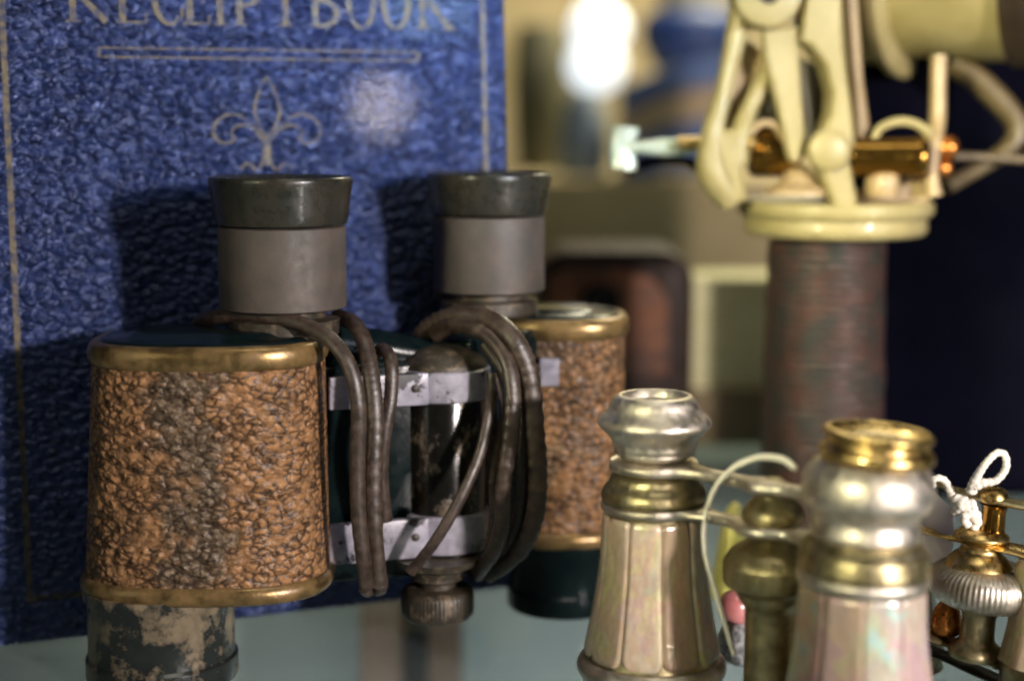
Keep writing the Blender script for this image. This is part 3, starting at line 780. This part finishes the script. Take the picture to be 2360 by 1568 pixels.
# centre column with focusing wheel
def lc(lst, name, mat, sub=3, rad=None, seg=72):
    pr = vprof(1778, CY, lst); pr = rnd_prof(pr, sub) if sub > 1 else pr
    m_ = MB(); m_.lathe((CX, CY, 0), (0, 0, 1), pr, seg, radial=rad); return part(m_, name, mat, og, 50)
lc([(1100, 20), (1112, 30), (1124, 34), (1140, 40), (1152, 52), (1168, 66), (1182, 72), (1196, 70), (1204, 56), (1212, 40), (1225, 40)], 'focus_nut', 'dullbrass')
lc([(1220, 38), (1232, 44), (1246, 60), (1260, 84), (1274, 100), (1290, 110), (1300, 112), (1330, 112), (1344, 108), (1352, 92), (1362, 84)], 'focus_wheel', 'dullbrass', 2, lambda t, h: 1 + .008 * math.sin(t * 60), 240)
lc([(1356, 82), (1366, 80), (1380, 74), (1396, 62), (1410, 60), (1500, 60), (1600, 60), (1680, 60)], 'centre_post', 'dullbrass', 2)
# bridges: flat plates swelling round each barrel
def bridge(z, th, rl, rr, rc, mat, name='bridge', lift_=0.0, x2=RX, y2=RY):
    A, C_, B_ = Vector((LX, LY, 0)), Vector((CX, CY, 0)), Vector((x2, y2, 0))
    dirv = (B_ - A).normalized(); nn = Vector((-dirv.y, dirv.x, 0))
    def hwid(s):   # s along
        L = (B_ - A).length; sc = (C_ - A).dot(dirv)
        f = .22
        for c0, r0 in ((0, rl), (sc, rc), (L, rr)):
            dd = abs(s - c0)
            if dd < r0: f = max(f, math.sqrt(max(r0 * r0 - dd * dd, 0)))
            f = max(f, r0 * .75 * math.exp(-((dd) / (r0 * 1.0)) ** 2) + .12)
        return f
    L = (B_ - A).length; N = 60; rings = []
    for i in range(N + 1):
        s_ = -rl * .98 + (L + rl * .98 + rr * .98) * i / N
        hw = hwid(s_) if -rl < s_ < L + rr else .05
        if s_ < 0: hw = math.sqrt(max(rl * rl - s_ * s_, .0004))
        if s_ > L: hw = math.sqrt(max(rr * rr - (s_ - L) ** 2, .0004))
        q = A + dirv * s_; b2 = min(.05, hw * .5); h2 = th / 2
        off = [(-hw, -h2 + b2), (-hw + b2, -h2), (hw - b2, -h2), (hw, -h2 + b2), (hw, h2 - b2), (hw - b2, h2), (-hw + b2, h2), (-hw, h2 - b2)]
        rings.append([q + nn * a_ + Vector((0, 0, z + c_)) for a_, c_ in off])
    m_ = MB(); m_.loft(rings); return part(m_, name, mat, og, 50)
zA = P(1505, 1070, LY).z; zB = P(1505, 1162, LY).z; zC = P(1505, 1560, LY).z
bridge(zA, .22, 1.0, 1.05, .45, 'silver', 'upper_bridge')
bridge(zB, .20, 1.18, 1.22, .62, 'silver', 'middle_bridge')
bridge(zC, .34, 1.5, 1.5, .75, 'dullbrass', 'lower_bridge')

# white string looped on it
mb = MB()
mb.tube([P(1832, 1078, 31.6), P(1800, 1056, 32.0), P(1745, 1054, 32.6), P(1690, 1078, 33.0), P(1645, 1130, 33.3), P(1624, 1200, 33.4), P(1624, 1270, 33.3), P(1645, 1350, 33.1), P(1668, 1430, 33.0), P(1692, 1508, 32.9)],
        [.06, .07, .07, .066, .058, .05, .05, .05, .05, .045], 10, sub=14, ridges=(.11, .10))
s_o = mb.build('string', M['string'], base=P(1692, 1508, 32.9)); tag(s_o, 'long white string arching between the two mother-of-pearl barrels', 'string')

# ------------------------------------------------------------------ gilt opera glasses at the right edge
GY = 36.0
def gx(px, py=1300, Y=GY): return P(px, py, Y).x
g2 = thing('opera_glasses', (gx(2262), GY, 0), 'small gilt brass opera glasses with a ribbed focusing wheel at the right edge', 'opera glasses')
def lg(px, Y, lst, name, mat, sub=3, rad=None, seg=72, ax=(0, 0, 1)):
    pr = vprof(px, Y, lst); pr = rnd_prof(pr, sub) if sub > 1 else pr
    m_ = MB(); zr = pr[-1][1]
    m_.lathe((P(px, lst[0][0], Y).x, Y, zr), ax, [(r, h - zr) for r, h in pr], seg, radial=rad); return part(m_, name, mat, g2, 50)
gt = Vector((.06, -.02, 1)).normalized()
lg(2290, GY, [(1120, 14), (1126, 26), (1138, 34), (1150, 36), (1156, 30)], 'top_nut', 'brass', ax=gt)
lg(2288, GY, [(1160, 34), (1172, 28), (1200, 28), (1222, 30), (1234, 40)], 'post', 'darkbrass', ax=gt)
lg(2258, GY, [(1218, 46), (1228, 60), (1236, 62), (1244, 50), (1256, 44), (1268, 48), (1284, 66), (1300, 76), (1312, 80)], 'dome_nut', 'brass', ax=gt)
lg(2268, GY, [(1300, 84), (1308, 104), (1318, 118), (1330, 124), (1352, 126), (1372, 118), (1386, 100), (1394, 76)], 'focus_wheel', 'silver', 2, lambda t, h: 1 + .010 * math.sin(t * 64), 256, gt)
lg(2252, GY, [(1388, 66), (1400, 46), (1412, 40), (1430, 38), (1470, 40), (1484, 54), (1498, 62), (1510, 60)], 'post', 'dullbrass', ax=gt)
def bar2(pts, wid, th, name, mat):
    m_ = MB(); m_.tube(pts, wid, 12, th, (0, 0, 1), 10); return part(m_, name, mat, g2, 60)
bar2([P(2105, 1104, 37.2), P(2160, 1116, 36.8), P(2230, 1136, 36.3), P(2300, 1152, 35.9), P(2400, 1172, 35.4)], [.10, .16, .24, .3, .3], .32, 'upper_bridge', 'dullbrass')
bar2([P(2090, 1212, 36.9), P(2140, 1222, 36.6), P(2180, 1236, 36.4), P(2240, 1240, 36.1), P(2310, 1258, 35.8), P(2400, 1280, 35.4)], [.2, .26, .16, .5, .4, .5], .22, 'middle_bridge', 'brass')
bar2([P(2120, 1450, 36.9), P(2190, 1478, 36.5), P(2260, 1505, 36.0), P(2340, 1540, 35.6), P(2420, 1560, 35.2)], [.5, .35, .5, .4, .6], .24, 'lower_bridge', 'dullbrass')
bar2([P(2120, 1490, 37.1), P(2190, 1515, 36.7), P(2260, 1548, 36.2), P(2340, 1580, 35.8)], [.3, .3, .3, .3], .3, 'foot_rim', 'knob')
# barrels: the left one mostly behind the nearer pearl barrel, the right one past the frame edge
for bx, by in ((2070, 38.6), (2440, 35.2)):
    pr = [(1290, 88), (1310, 96), (1380, 100), (1440, 108), (1490, 118), (1520, 126)] if bx > 2200 else [(1240, 70), (1260, 76), (1340, 84), (1400, 92), (1440, 98)]
    lg(bx, by, pr, 'pearl_barrel', 'pearlA', 2, facet(10, 0, .1, .03), 90)
    pr2 = [(1516, 124), (1530, 132), (1560, 130), (1596, 132), (1622, 136)] if bx > 2200 else [(1436, 96), (1450, 104), (1480, 104), (1510, 100), (1526, 104)]
    lg(bx, by, pr2, 'objective_rim', 'dullbrass', 2)
mb = MB(); c = P(2182, 1418, 36.6); mb.lathe(c + Vector((0, 0, -.42)), (0, 0, 1), rnd_prof([(.30, 0), (.36, .1), (.36, .3), (.28, .6), (.12, .8), (.02, .84)], 3), 32); part(mb, 'reflection_ball', 'copper', g2, 60)  # copper ball put in for a peach reflection

# paper tag on white string
tg = thing('price_tag', P(2165, 1290, 37.4), 'lilac grey tag tied with knotted white string to the gilt opera glasses', 'tag')
mb = MB(); pts = [P(2108, 1120, 37.6), P(2150, 1128, 37.5), P(2202, 1178, 37.3), P(2196, 1262, 37.2), P(2178, 1292, 37.2), P(2104, 1300, 37.5)]
mb.prism(pts, (0, -1, 0), .05); part(mb, 'card', 'tag', tg, 20)
mb = MB()
mb.tube([P(2238, 1132, 35.9), P(2246, 1108, 35.8), P(2268, 1072, 35.7), P(2296, 1044, 35.7), P(2316, 1048, 35.7), P(2318, 1078, 35.7), P(2296, 1106, 35.7), P(2266, 1112, 35.75), P(2246, 1120, 35.8)], [.13, .11, .085, .08, .08, .085, .085, .10, .12], 10, sub=8, ridges=(.14, .10))
mb.tube([P(2150, 1120, 36.3), P(2152, 1104, 36.2), P(2170, 1102, 36.2), P(2184, 1116, 36.3), P(2196, 1142, 36.2), P(2218, 1160, 36.0), P(2240, 1180, 36.0), P(2252, 1200, 36.0), P(2240, 1222, 36.0)], [.07, .08, .08, .09, .12, .19, .17, .13, .10], 10, sub=8, ridges=(.15, .12))
mb.tube([P(2200, 1180, 36.1), P(2216, 1166, 35.9), P(2238, 1158, 35.9), P(2242, 1176, 35.85), P(2222, 1192, 35.85), P(2230, 1210, 35.9)], .10, 10, sub=8, ridges=(.13, .12))
part(mb, 'string', 'string', tg, 60)

# ------------------------------------------------------------------ cream telescope mount on its bound grip
TY = 48.0
tb = P(1905, 700, TY)
tm = thing('telescope_mount', (tb.x, TY, 0), 'blurred cream enamelled telescope mount with brass shafts on a cord-bound pillar', 'telescope')
def lt(px, Y, lst, name, mat, sub=2, rad=None, seg=72, ax=(0, 0, 1), parent=None):
    pr = vprof(px, Y, lst); pr = rnd_prof(pr, sub) if sub > 1 else pr
    m_ = MB(); m_.lathe((P(px, lst[0][0], Y).x, Y, 0), ax, pr, seg, radial=rad); return part(m_, name, mat, parent or tm, 50)
lt(1906, TY, [(536, 128), (560, 134), (620, 135), (680, 136), (740, 136), (800, 137), (860, 138), (920, 138), (980, 139), (1100, 140), (1262, 146)], 'bound_grip', 'grip', 5, lambda t, h: 1 + .03 * mnoise.noise(Vector((math.cos(t) * 1.5, math.sin(t) * 1.5, h * 1.6))), 90)
lt(1925, TY, [(466, 150), (460, 214), (468, 222), (486, 222), (496, 214), (500, 206), (506, 206), (514, 208), (528, 208), (538, 200), (542, 180), (540, 130)], 'platform', 'cream', 1)
def tplate(pts, Y, th, mat, name, parent=None, bev=.07):
    m_ = MB(); m_.prism([P(a, b_, Y) for a, b_ in pts], (0, -1, 0), th, bev); return part(m_, name, mat, parent or tm, 30)
def tbar(pts, r, mat, name, asp=1.0, seg=14, sub=8, parent=None):
    m_ = MB(); m_.tube([P(*p) for p in pts], r, seg, asp, (0, -1, 0), sub); return part(m_, name, mat, parent or tm, 60)
# left leg: two ribs with a web and a foot
leg = tbar([(1706, 30, 46.9), (1690, 110, 46.8), (1665, 220, 46.7), (1640, 320, 46.6), (1645, 400, 46.6), (1685, 458, 46.8)], [.36, .30, .25, .34, .50, .45], 'cream', 'frame_leg', 1.2)
tbar([(1790, 130, 47.3), (1752, 200, 47.1), (1722, 260, 46.9), (1706, 310, 46.7), (1695, 370, 46.7)], [.30, .26, .26, .32, .40], 'cream', 'rib', 1.1, parent=leg)
tplate([(1705, 80), (1780, 130), (1735, 240), (1705, 320), (1650, 320), (1670, 220)], 47.4, .3, 'tancream', 'web', leg)
tplate([(1624, 330), (1650, 296), (1700, 300), (1722, 340), (1716, 400), (1724, 462), (1700, 470), (1664, 452), (1640, 410)], 46.3, 1.0, 'cream', 'foot', leg, .16)
# centre tapering bar
tplate([(1758, 70), (1838, 60), (1842, 130), (1856, 320), (1852, 362), (1838, 376), (1822, 372), (1812, 340), (1800, 280), (1762, 130)], 46.4, .55, 'cream', 'pointer_arm', bev=.1)
tplate([(1842, 60), (1870, 0), (1880, -40), (1858, -40), (1836, 30), (1838, 90)], 46.6, .8, 'tancream', 'arm_web', bev=.06)
# hub
mb = MB(); hc = P(1768, -14, 46.2)
mb.lathe(hc, (0, -1, 0), [(.30, .05), (.30, .28), (.34, .33), (.86, .33), (.93, .27), (.96, .18), (.96, -1.2)], 64, cap0=False); hub = part(mb, 'hub', 'cream', tm, 50)
mb = MB(); mb.lathe(hc, (0, -1, 0), [(.298, -.3), (.298, .12), (.05, .14)], 32); part(mb, 'axle', 'darkbrown', hub)
# right leg with its broad flank turned to the right
leg2 = tplate([(1862, -30), (1940, -30), (1944, 60), (1952, 160), (1966, 260), (1972, 330), (1960, 372), (1978, 470), (1955, 486), (1922, 478), (1906, 430), (1884, 372), (1880, 330), (1898, 300), (1916, 262), (1920, 215), (1902, 150), (1868, 105), (1845, 95)], 46.2, 1.5, 'cream', 'frame_leg', bev=.12)
mb = MB(); mb.lathe(P(1912, 346, 46.05), (0, -1, 0), [(.60, -.4), (.60, .05), (.52, .14), (.1, .16)], 48); part(mb, 'boss', 'cream', leg2, 50)
tplate([(1950, -30), (1976, -30), (1990, 180), (2006, 300), (1998, 322), (1976, 322), (1966, 200)], 47.2, 1.6, 'tancream', 'side_flank', leg2, .1)
# dark gear case in the opening
mb = MB(); mb.lathe(P(1800, 250, 49.6), (0, -1, 0), [(1.6, -.6), (1.6, .5), (1.45, .6), (.6, .65), (.55, 1.0), (.1, 1.0)], 56); part(mb, 'gear_case', 'olive', tm)
mb = MB(); mb.lathe(P(1760, 348, 47.6), (-1, 0, 0), [(.75, -1.0), (.75, .3), (.66, .42), (.3, .5), (.05, .5)], 40); part(mb, 'bearing', 'darkbrass', tm, 50)
mb = MB(); mb.tube([P(1718, 330, 46.8), P(1745, 290, 46.8), P(1780, 286, 46.8), P(1806, 320, 46.8)], .11, 10); part(mb, 'bearing_ring', 'tancream', tm)
mb = MB(); mb.lathe(P(1728, 330, 46.5), (0, -1, 0), [(.22, -.2), (.22, .05), (.12, .16), (.01, .2)], 20); part(mb, 'brass_screw', 'brass', tm)
# round seat between the legs
mb = MB(); c = P(1838, 436, 47.2); mb.lathe(c, (0, 0, 1), rnd_prof([(1.0, -.15), (.95, .0), (.6, .2), (.38, .5), (.2, .68), (.03, .72)], 3), 40); part(mb, 'seat_cone', 'tancream', tm, 60)
mb = MB(); c = P(2034, 424, 46.8); mb.lathe(c, (0, 0, 1), rnd_prof([(.45, -.35), (.5, 0), (.42, .3), (.2, .46), (.02, .5)], 3), 40); part(mb, 'ball_seat', 'tancream', tm, 60)
# platform upstand and rear ring
tplate([(1960, 466), (1980, 436), (2040, 444), (2090, 420), (2128, 392), (2150, 392), (2152, 430), (2140, 470)], 47.4, .6, 'tancream', 'upstand', bev=.08)
# main brass shaft
mb = MB(); a = P(1962, 362, 46.7); mb.lathe(a, (1, 0.02, 0.0), [(.50, -.1), (.55, 0), (.55, 1.75), (.58, 1.8), (.58, 2.05), (.50, 2.15), (.1, 2.15)], 48); part(mb, 'brass_shaft', 'darkbrass', tm)
mb = MB(); mb.tube([P(2010, 330, 46.9), P(2028, 296, 46.9), P(2070, 280, 46.9), P(2112, 286, 46.9), P(2146, 312, 46.9)], [.10, .12, .13, .13, .16], 12, 1, None, 8); part(mb, 'shaft_guard', 'cream', tm, 60)
# right strut
tbar([(2164, 130, 47.6), (2162, 200, 47.5), (2160, 280, 47.4), (2150, 330, 47.2), (2146, 400, 47.0), (2150, 450, 47.0)], [.24, .23, .24, .26, .20, .28], 'tancream', 'frame_strut', 1.2)
for (px, py, r) in ((2188, 340, .34), (2176, 388, .24)):
    mb = MB(); mb.lathe(P(px, py, 47.4) - Vector((0.3, 0, 0)), (1, 0, 0), rnd_prof([(.1, -.1), (r * .8, 0), (r, .15), (r, .35), (r * .7, .5), (.02, .55)], 3), 32); part(mb, 'copper_nut', 'copper', tm, 60)
tbar([(2190, 360, 48.5), (2260, 362, 48.6), (2330, 366, 48.7), (2430, 370, 48.8)], .13, 'armbrown', 'rear_rod')
# telescope drum on top
ax = Vector((.80, -.52, -.06)).normalized()
o_ = P(2095, -75, 51.0)
mb = MB(); mb.lathe(o_, ax, [(2.6, -1.7), (2.9, -1.6), (3.0, -1.3), (3.0, -.5), (2.95, -.25), (3.02, -.2), (3.38, -.1), (3.40, .15), (3.32, .24), (2.95, .26), (2.82, .30)], 96); dr = part(mb, 'drum_flange', 'cream', tm, 40)
mb = MB(); mb.lathe(o_, ax, [(2.7, .26), (2.72, .35), (2.76, 3.0), (2.74, 3.6)], 96); part(mb, 'telescope_drum', 'cream', tm, 50)
mb = MB(); mb.lathe(o_, ax, [(2.80, 3.6), (2.95, 3.66), (2.98, 5.5), (2.8, 6.0)], 96); part(mb, 'objective_hood', 'darkbrown', tm, 50)
# rear arm
tbar([(2200, 140, 50.0), (2260, 190, 49.8), (2330, 262, 49.6), (2345, 300, 49.5), (2325, 340, 49.4), (2260, 385, 49.3), (2180, 430, 48.8)], [.42, .40, .36, .34, .30, .24, .24], 'armbrown', 'rear_arm', 1.2)
mb = MB(); mb.box(P(2050, 240, 52.5), (3.6, 2.0, 4.2), bevel=.4); part(mb, 'motor_block', 'navy', tm)
# left rod and wing nut
mb = MB(); mb.lathe(P(1560, 330, 47.0), (1, 0, 0), [(.16, 0), (.19, .03), (.19, 1.1)], 24); part(mb, 'brass_rod', 'brass', tm)
mb = MB(); mb.lathe(P(1452, 340, 47.5), (1, 0, 0), [(.14, 0), (.20, .5), (.26, 1.0), (.22, 1.7), (.16, 1.9)], 24); rod = part(mb, 'threaded_rod', 'palemetal', tm)
mb = MB(); mb.tube([P(1440, 292, 47.5), P(1438, 310, 47.5), P(1428, 340, 47.5), P(1436, 370, 47.5), P(1434, 388, 47.5)], [.46, .40, .30, .40, .42], 14, .5, (0, -1, 0), 8); part(mb, 'wing_nut', 'palemetal', tm, 60)
mb = MB(); mb.tube([P(1440, 392, 48.6), P(1500, 372, 48.6), P(1580, 372, 48.6), P(1640, 400, 48.6)], [.25, .14, .14, .3], 12); part(mb, 'nut_shadow', 'navy', tm, 60)  # dark bar put in for the shadow below the wing nut

# ------------------------------------------------------------------ things farther back
def gz(Y): return 0.0
# brown rounded case
mb = MB(); Y0 = 60
x0, x1 = P(1235, 700, Y0).x, P(1602, 700, Y0).x; zt = P(1400, 575, Y0).z
rings = []
for (yy, k) in ((Y0, .35), (Y0 + .15, .1), (Y0 + .5, 0), (Y0 + 4.5, 0), (Y0 + 5, .3)):
    pts = []; rr = 1.3
    for (cx_, cz_, a0, r_) in ((x1, zt, 0, rr), (x0, zt, 90, rr), (x0, 0, 180, .3), (x1, 0, 270, .3)):
        sx = -1 if a0 in (0, 270) else 1; sz = -1 if a0 in (0, 90) else 1
        for j in range(7):
            t = R(a0 + 15 * j)
            pts.append(Vector((cx_ + sx * r_ + (r_ - k) * math.cos(t), yy, cz_ + sz * r_ + (r_ - k) * math.sin(t))))
    rings.append(pts)
mb.loft(rings)
cs = thing('leather_case', ((x0 + x1) / 2, Y0 + 2, 0), 'dark brown round-cornered case with a rusty front panel behind the farther binocular half', 'case')
part(mb, 'case_body', 'casebrown', cs, 40)
mb = MB(); pa = [(1262, 640), (1300, 622), (1420, 618), (1500, 640), (1540, 690), (1540, 860), (1262, 860)]
mb.prism([P(a, b_, Y0 - .05) for a, b_ in pa], (0, -1, 0), .2); pn = part(mb, 'front_panel', 'rust', cs, 20)
mb = MB(); mb.lathe(P(1385, 700, Y0 - .25), (0, -1, 0), [(.75, -.1), (.75, .15), (.6, .3), (.1, .32)], 40); part(mb, 'lens_mount', 'blackbody', pn)
# wooden block with pale papers
Yb = 64
mb = MB(); a, b_ = P(1560, 900, Yb), P(2010, 900, Yb); mb.box(((a.x + b_.x) / 2, Yb + 3, a.z / 2), (b_.x - a.x, 6, a.z), bevel=.1)
wb = mb.build('wooden_block', M['wood'], base=((a.x + b_.x) / 2, Yb + 3, 0)); tag(wb, 'olive brown wooden block behind the pillar carrying pale papers', 'block')
a2, b2 = P(1598, 645, Yb), P(1900, 890, Yb)
mb = MB(); mb.box(((a2.x + b2.x) / 2, Yb + 2.2, (a2.z + a.z) / 2 + .01), (b2.x - a2.x, 3.6, a2.z - a.z), bevel=.02)
pp = mb.build('paper_stack', M['paper'], base=((a2.x + b2.x) / 2, Yb + 2.2, a.z)); tag(pp, 'pale yellow stack of papers on the wooden block beside the pillar', 'papers')
# navy case at the right
Yn = 55
a, b_ = P(2040, -120, Yn), P(2700, 1000, Yn)
mb = MB(); mb.box(((a.x + b_.x) / 2, Yn + 6, a.z / 2), (b_.x - a.x, 12, a.z), bevel=.5)
nc = mb.build('display_case', M['navy'], base=((a.x + b_.x) / 2, Yn + 6, 0)); tag(nc, 'tall dark navy velvet case behind the right side of the telescope mount', 'case')
# jars and cloths, far behind
def vase(px, Y, lst, mat, name, label, cat, dz=0):
    pr = rnd_prof(vprof(px, Y, lst), 3); x = P(px, 300, Y).x
    m_ = MB(); m_.lathe((x, Y, 0), (0, 0, 1), pr, 48); o = m_.build(name, M[mat], smooth=60, base=(x, Y, pr[-1][1])); tag(o, label, cat); return o
Yv = 110
zsh = P(1500, 452, Yv + 0).z
mb = MB(); a, b_ = P(1190, 300, Yv), P(2060, 300, Yv); zsh = P(1500, 400, Yv).z
mb.box(((a.x + b_.x) / 2, Yv + 4, zsh / 2), (b_.x - a.x, 24, zsh), bevel=.3)
ped = mb.build('plinth', M['wall'], base=((a.x + b_.x) / 2, Yv + 4, 0)); tag(ped, 'beige plinth behind the brown case, jars and cloth on top', 'plinth')
def at_sh(px, Y, lst, mat, name, label, cat):
    x = P(px, 300, Y).x; pr = [(W(hw, px, py, Y), P(px, py, Y).z) for py, hw in lst]; pr.append((pr[-1][0] * .9, zsh + .01))
    m_ = MB(); m_.lathe((x, Y, 0), (0, 0, 1), rnd_prof(pr, 3), 48); o = m_.build(name, M[mat], smooth=60, base=(x, Y, zsh)); tag(o, label, cat); return o
at_sh(1590, 112, [(18, 70), (40, 110), (90, 118), (150, 90), (190, 70)], 'bluejar', 'jar', 'cobalt blue jar, out of focus left of the telescope mount', 'jar')
at_sh(1345, 106, [(210, 30), (250, 46), (330, 60), (380, 56)], 'paleblue', 'reflection_bottle', 'pale blue bottle shape put in for a reflection below the glowing globes', 'bottle')  # bottle shape added for a pale blue reflection
at_sh(1245, 114, [(60, 50), (110, 60), (200, 64), (320, 60)], 'olive', 'vase', 'olive green vase just right of the blue book', 'vase')
mb = MB(); c = P(1590, 12, 112); mb.lathe(c - Vector((0, 0, .4)), (0, 0, 1), rnd_prof([(1.7, 0), (2.2, .8), (2.1, 2.2), (1.2, 3.2), (.02, 3.6)], 3), 48)
o = mb.build('lid', M['creamjar'], smooth=60, base=c); ch = o; ch.name = 'cream_bowl'; tag(o, 'cream domed bowl resting on top of the cobalt blue jar', 'bowl')
mb = MB()
for (mat_, pts, nm, lb) in (('bluecloth', [(1455, 215, 104), (1540, 205, 104), (1660, 190, 104)], 0, 0),): pass
def cloth(y0, y1, mat, name, label, Y, thick=3):
    a, b_ = P(1430, y0, Y), P(1720, y1, Y)
    m_ = MB(); rings = []
    for i in range(13):
        t = i / 12; x = a.x + (b_.x - a.x) * t; dz = .8 * math.sin(t * 2.4) + (t * 1.4)
        rings.append([Vector((x, Y - thick / 2 + .3 * math.sin(5 * t), b_.z + dz - 1)), Vector((x, Y - thick / 2 - .3, (a.z + b_.z) / 2 + dz - 1)), Vector((x, Y - thick / 2, a.z + dz - 1)), Vector((x, Y + thick / 2, a.z + dz - 1)), Vector((x, Y + thick / 2, b_.z + dz - 1))])
    m_.loft(rings); o = m_.build(name, M[mat], smooth=60, base=((a.x + b_.x) / 2, Y, b_.z)); tag(o, label, 'cloth', 'folded cloths on the plinth'); return o
cloth(300, 400, 'bluecloth', 'folded_cloth', 'slate blue folded cloth, lowest of the pile on the plinth', 104)
cloth(225, 300, 'peach', 'folded_cloth', 'peach folded cloth between the two slate blue ones', 104)
cloth(165, 225, 'bluecloth', 'folded_cloth', 'slate blue folded cloth, topmost of the pile on the plinth', 104)
# glowing globes put in for two blurred discs of window light
for k, (px, py, lb) in enumerate(((1380, 66, 'glowing white globe put in for blurred window light, upper of the two discs'), (1372, 150, 'glowing white globe put in for blurred window light, lower of the two discs'))):
    Yg = 135; c = P(px, py, Yg); r = W(64, px, py, Yg)
    gl = thing('light_disc_globe', c - Vector((0, 0, r)), lb, 'lamp', 'glowing globes for the blurred window light behind the shelf')
    mb = MB(); mb.lathe(c, (0, 0, 1), [(r * math.sin(R(a)) + .001, -r * math.cos(R(a))) for a in range(0, 181, 12)], 32); part(mb, 'globe', 'globe', gl, 80)
    mb = MB(); mb.tube([c + Vector((0, r * .8, 0)), c + Vector((0, 16, 1)), c + Vector((0, 35.2, 2))], .5, 10); part(mb, 'globe_arm', 'globearm', gl, 60)

# small things on the shelf between the barrels
c = P(1690, 1340, 43.5)
mb = MB(); x = c.x
pr = [(W(58, 1690, 1350, 43.5), 0.0), (W(56, 1690, 1330, 43.5), .25), (W(46, 1690, 1290, 43.5), .8), (W(34, 1690, 1230, 43.5), 1.7), (W(24, 1690, 1180, 43.5), 2.3), (W(10, 1690, 1160, 43.5), 2.6), (.03, 2.65)]
mb.lathe((x, 43.5, 0), (0, 0, 1), rnd_prof(pr, 3), 40)
o = mb.build('hand_bell', M['bell'], smooth=60, base=(x, 43.5, 0)); tag(o, 'pale yellow metal bell seen between the mother-of-pearl barrels', 'bell')
c = P(1712, 1470, 38.2)
mb = MB(); mb.lathe((c.x, 38.2, 0), (0, 0, 1), rnd_prof([(.55, 0), (.62, .15), (.6, .5), (.45, .85), (.2, 1.0), (.02, 1.02)], 3), 30, radial=lambda t, h: 1 + .12 * math.sin(3 * t + h))
o = mb.build('stone', M['pebblegrey'], smooth=60, base=(c.x, 38.2, 0)); tag(o, 'speckled grey stone under the pink stone between the barrels', 'stone')
c = P(1688, 1392, 38.2)
mb = MB(); mb.lathe((c.x, 38.2, c.z - .4), (0.3, 0, 1), rnd_prof([(.02, 0), (.3, .02), (.44, .25), (.40, .55), (.2, .75), (.02, .8)], 3), 30)
o = mb.build('pink_stone', M['pink'], smooth=60, base=(c.x, 38.2, c.z - .4)); tag(o, 'rounded rose pink stone beside the white string', 'stone')
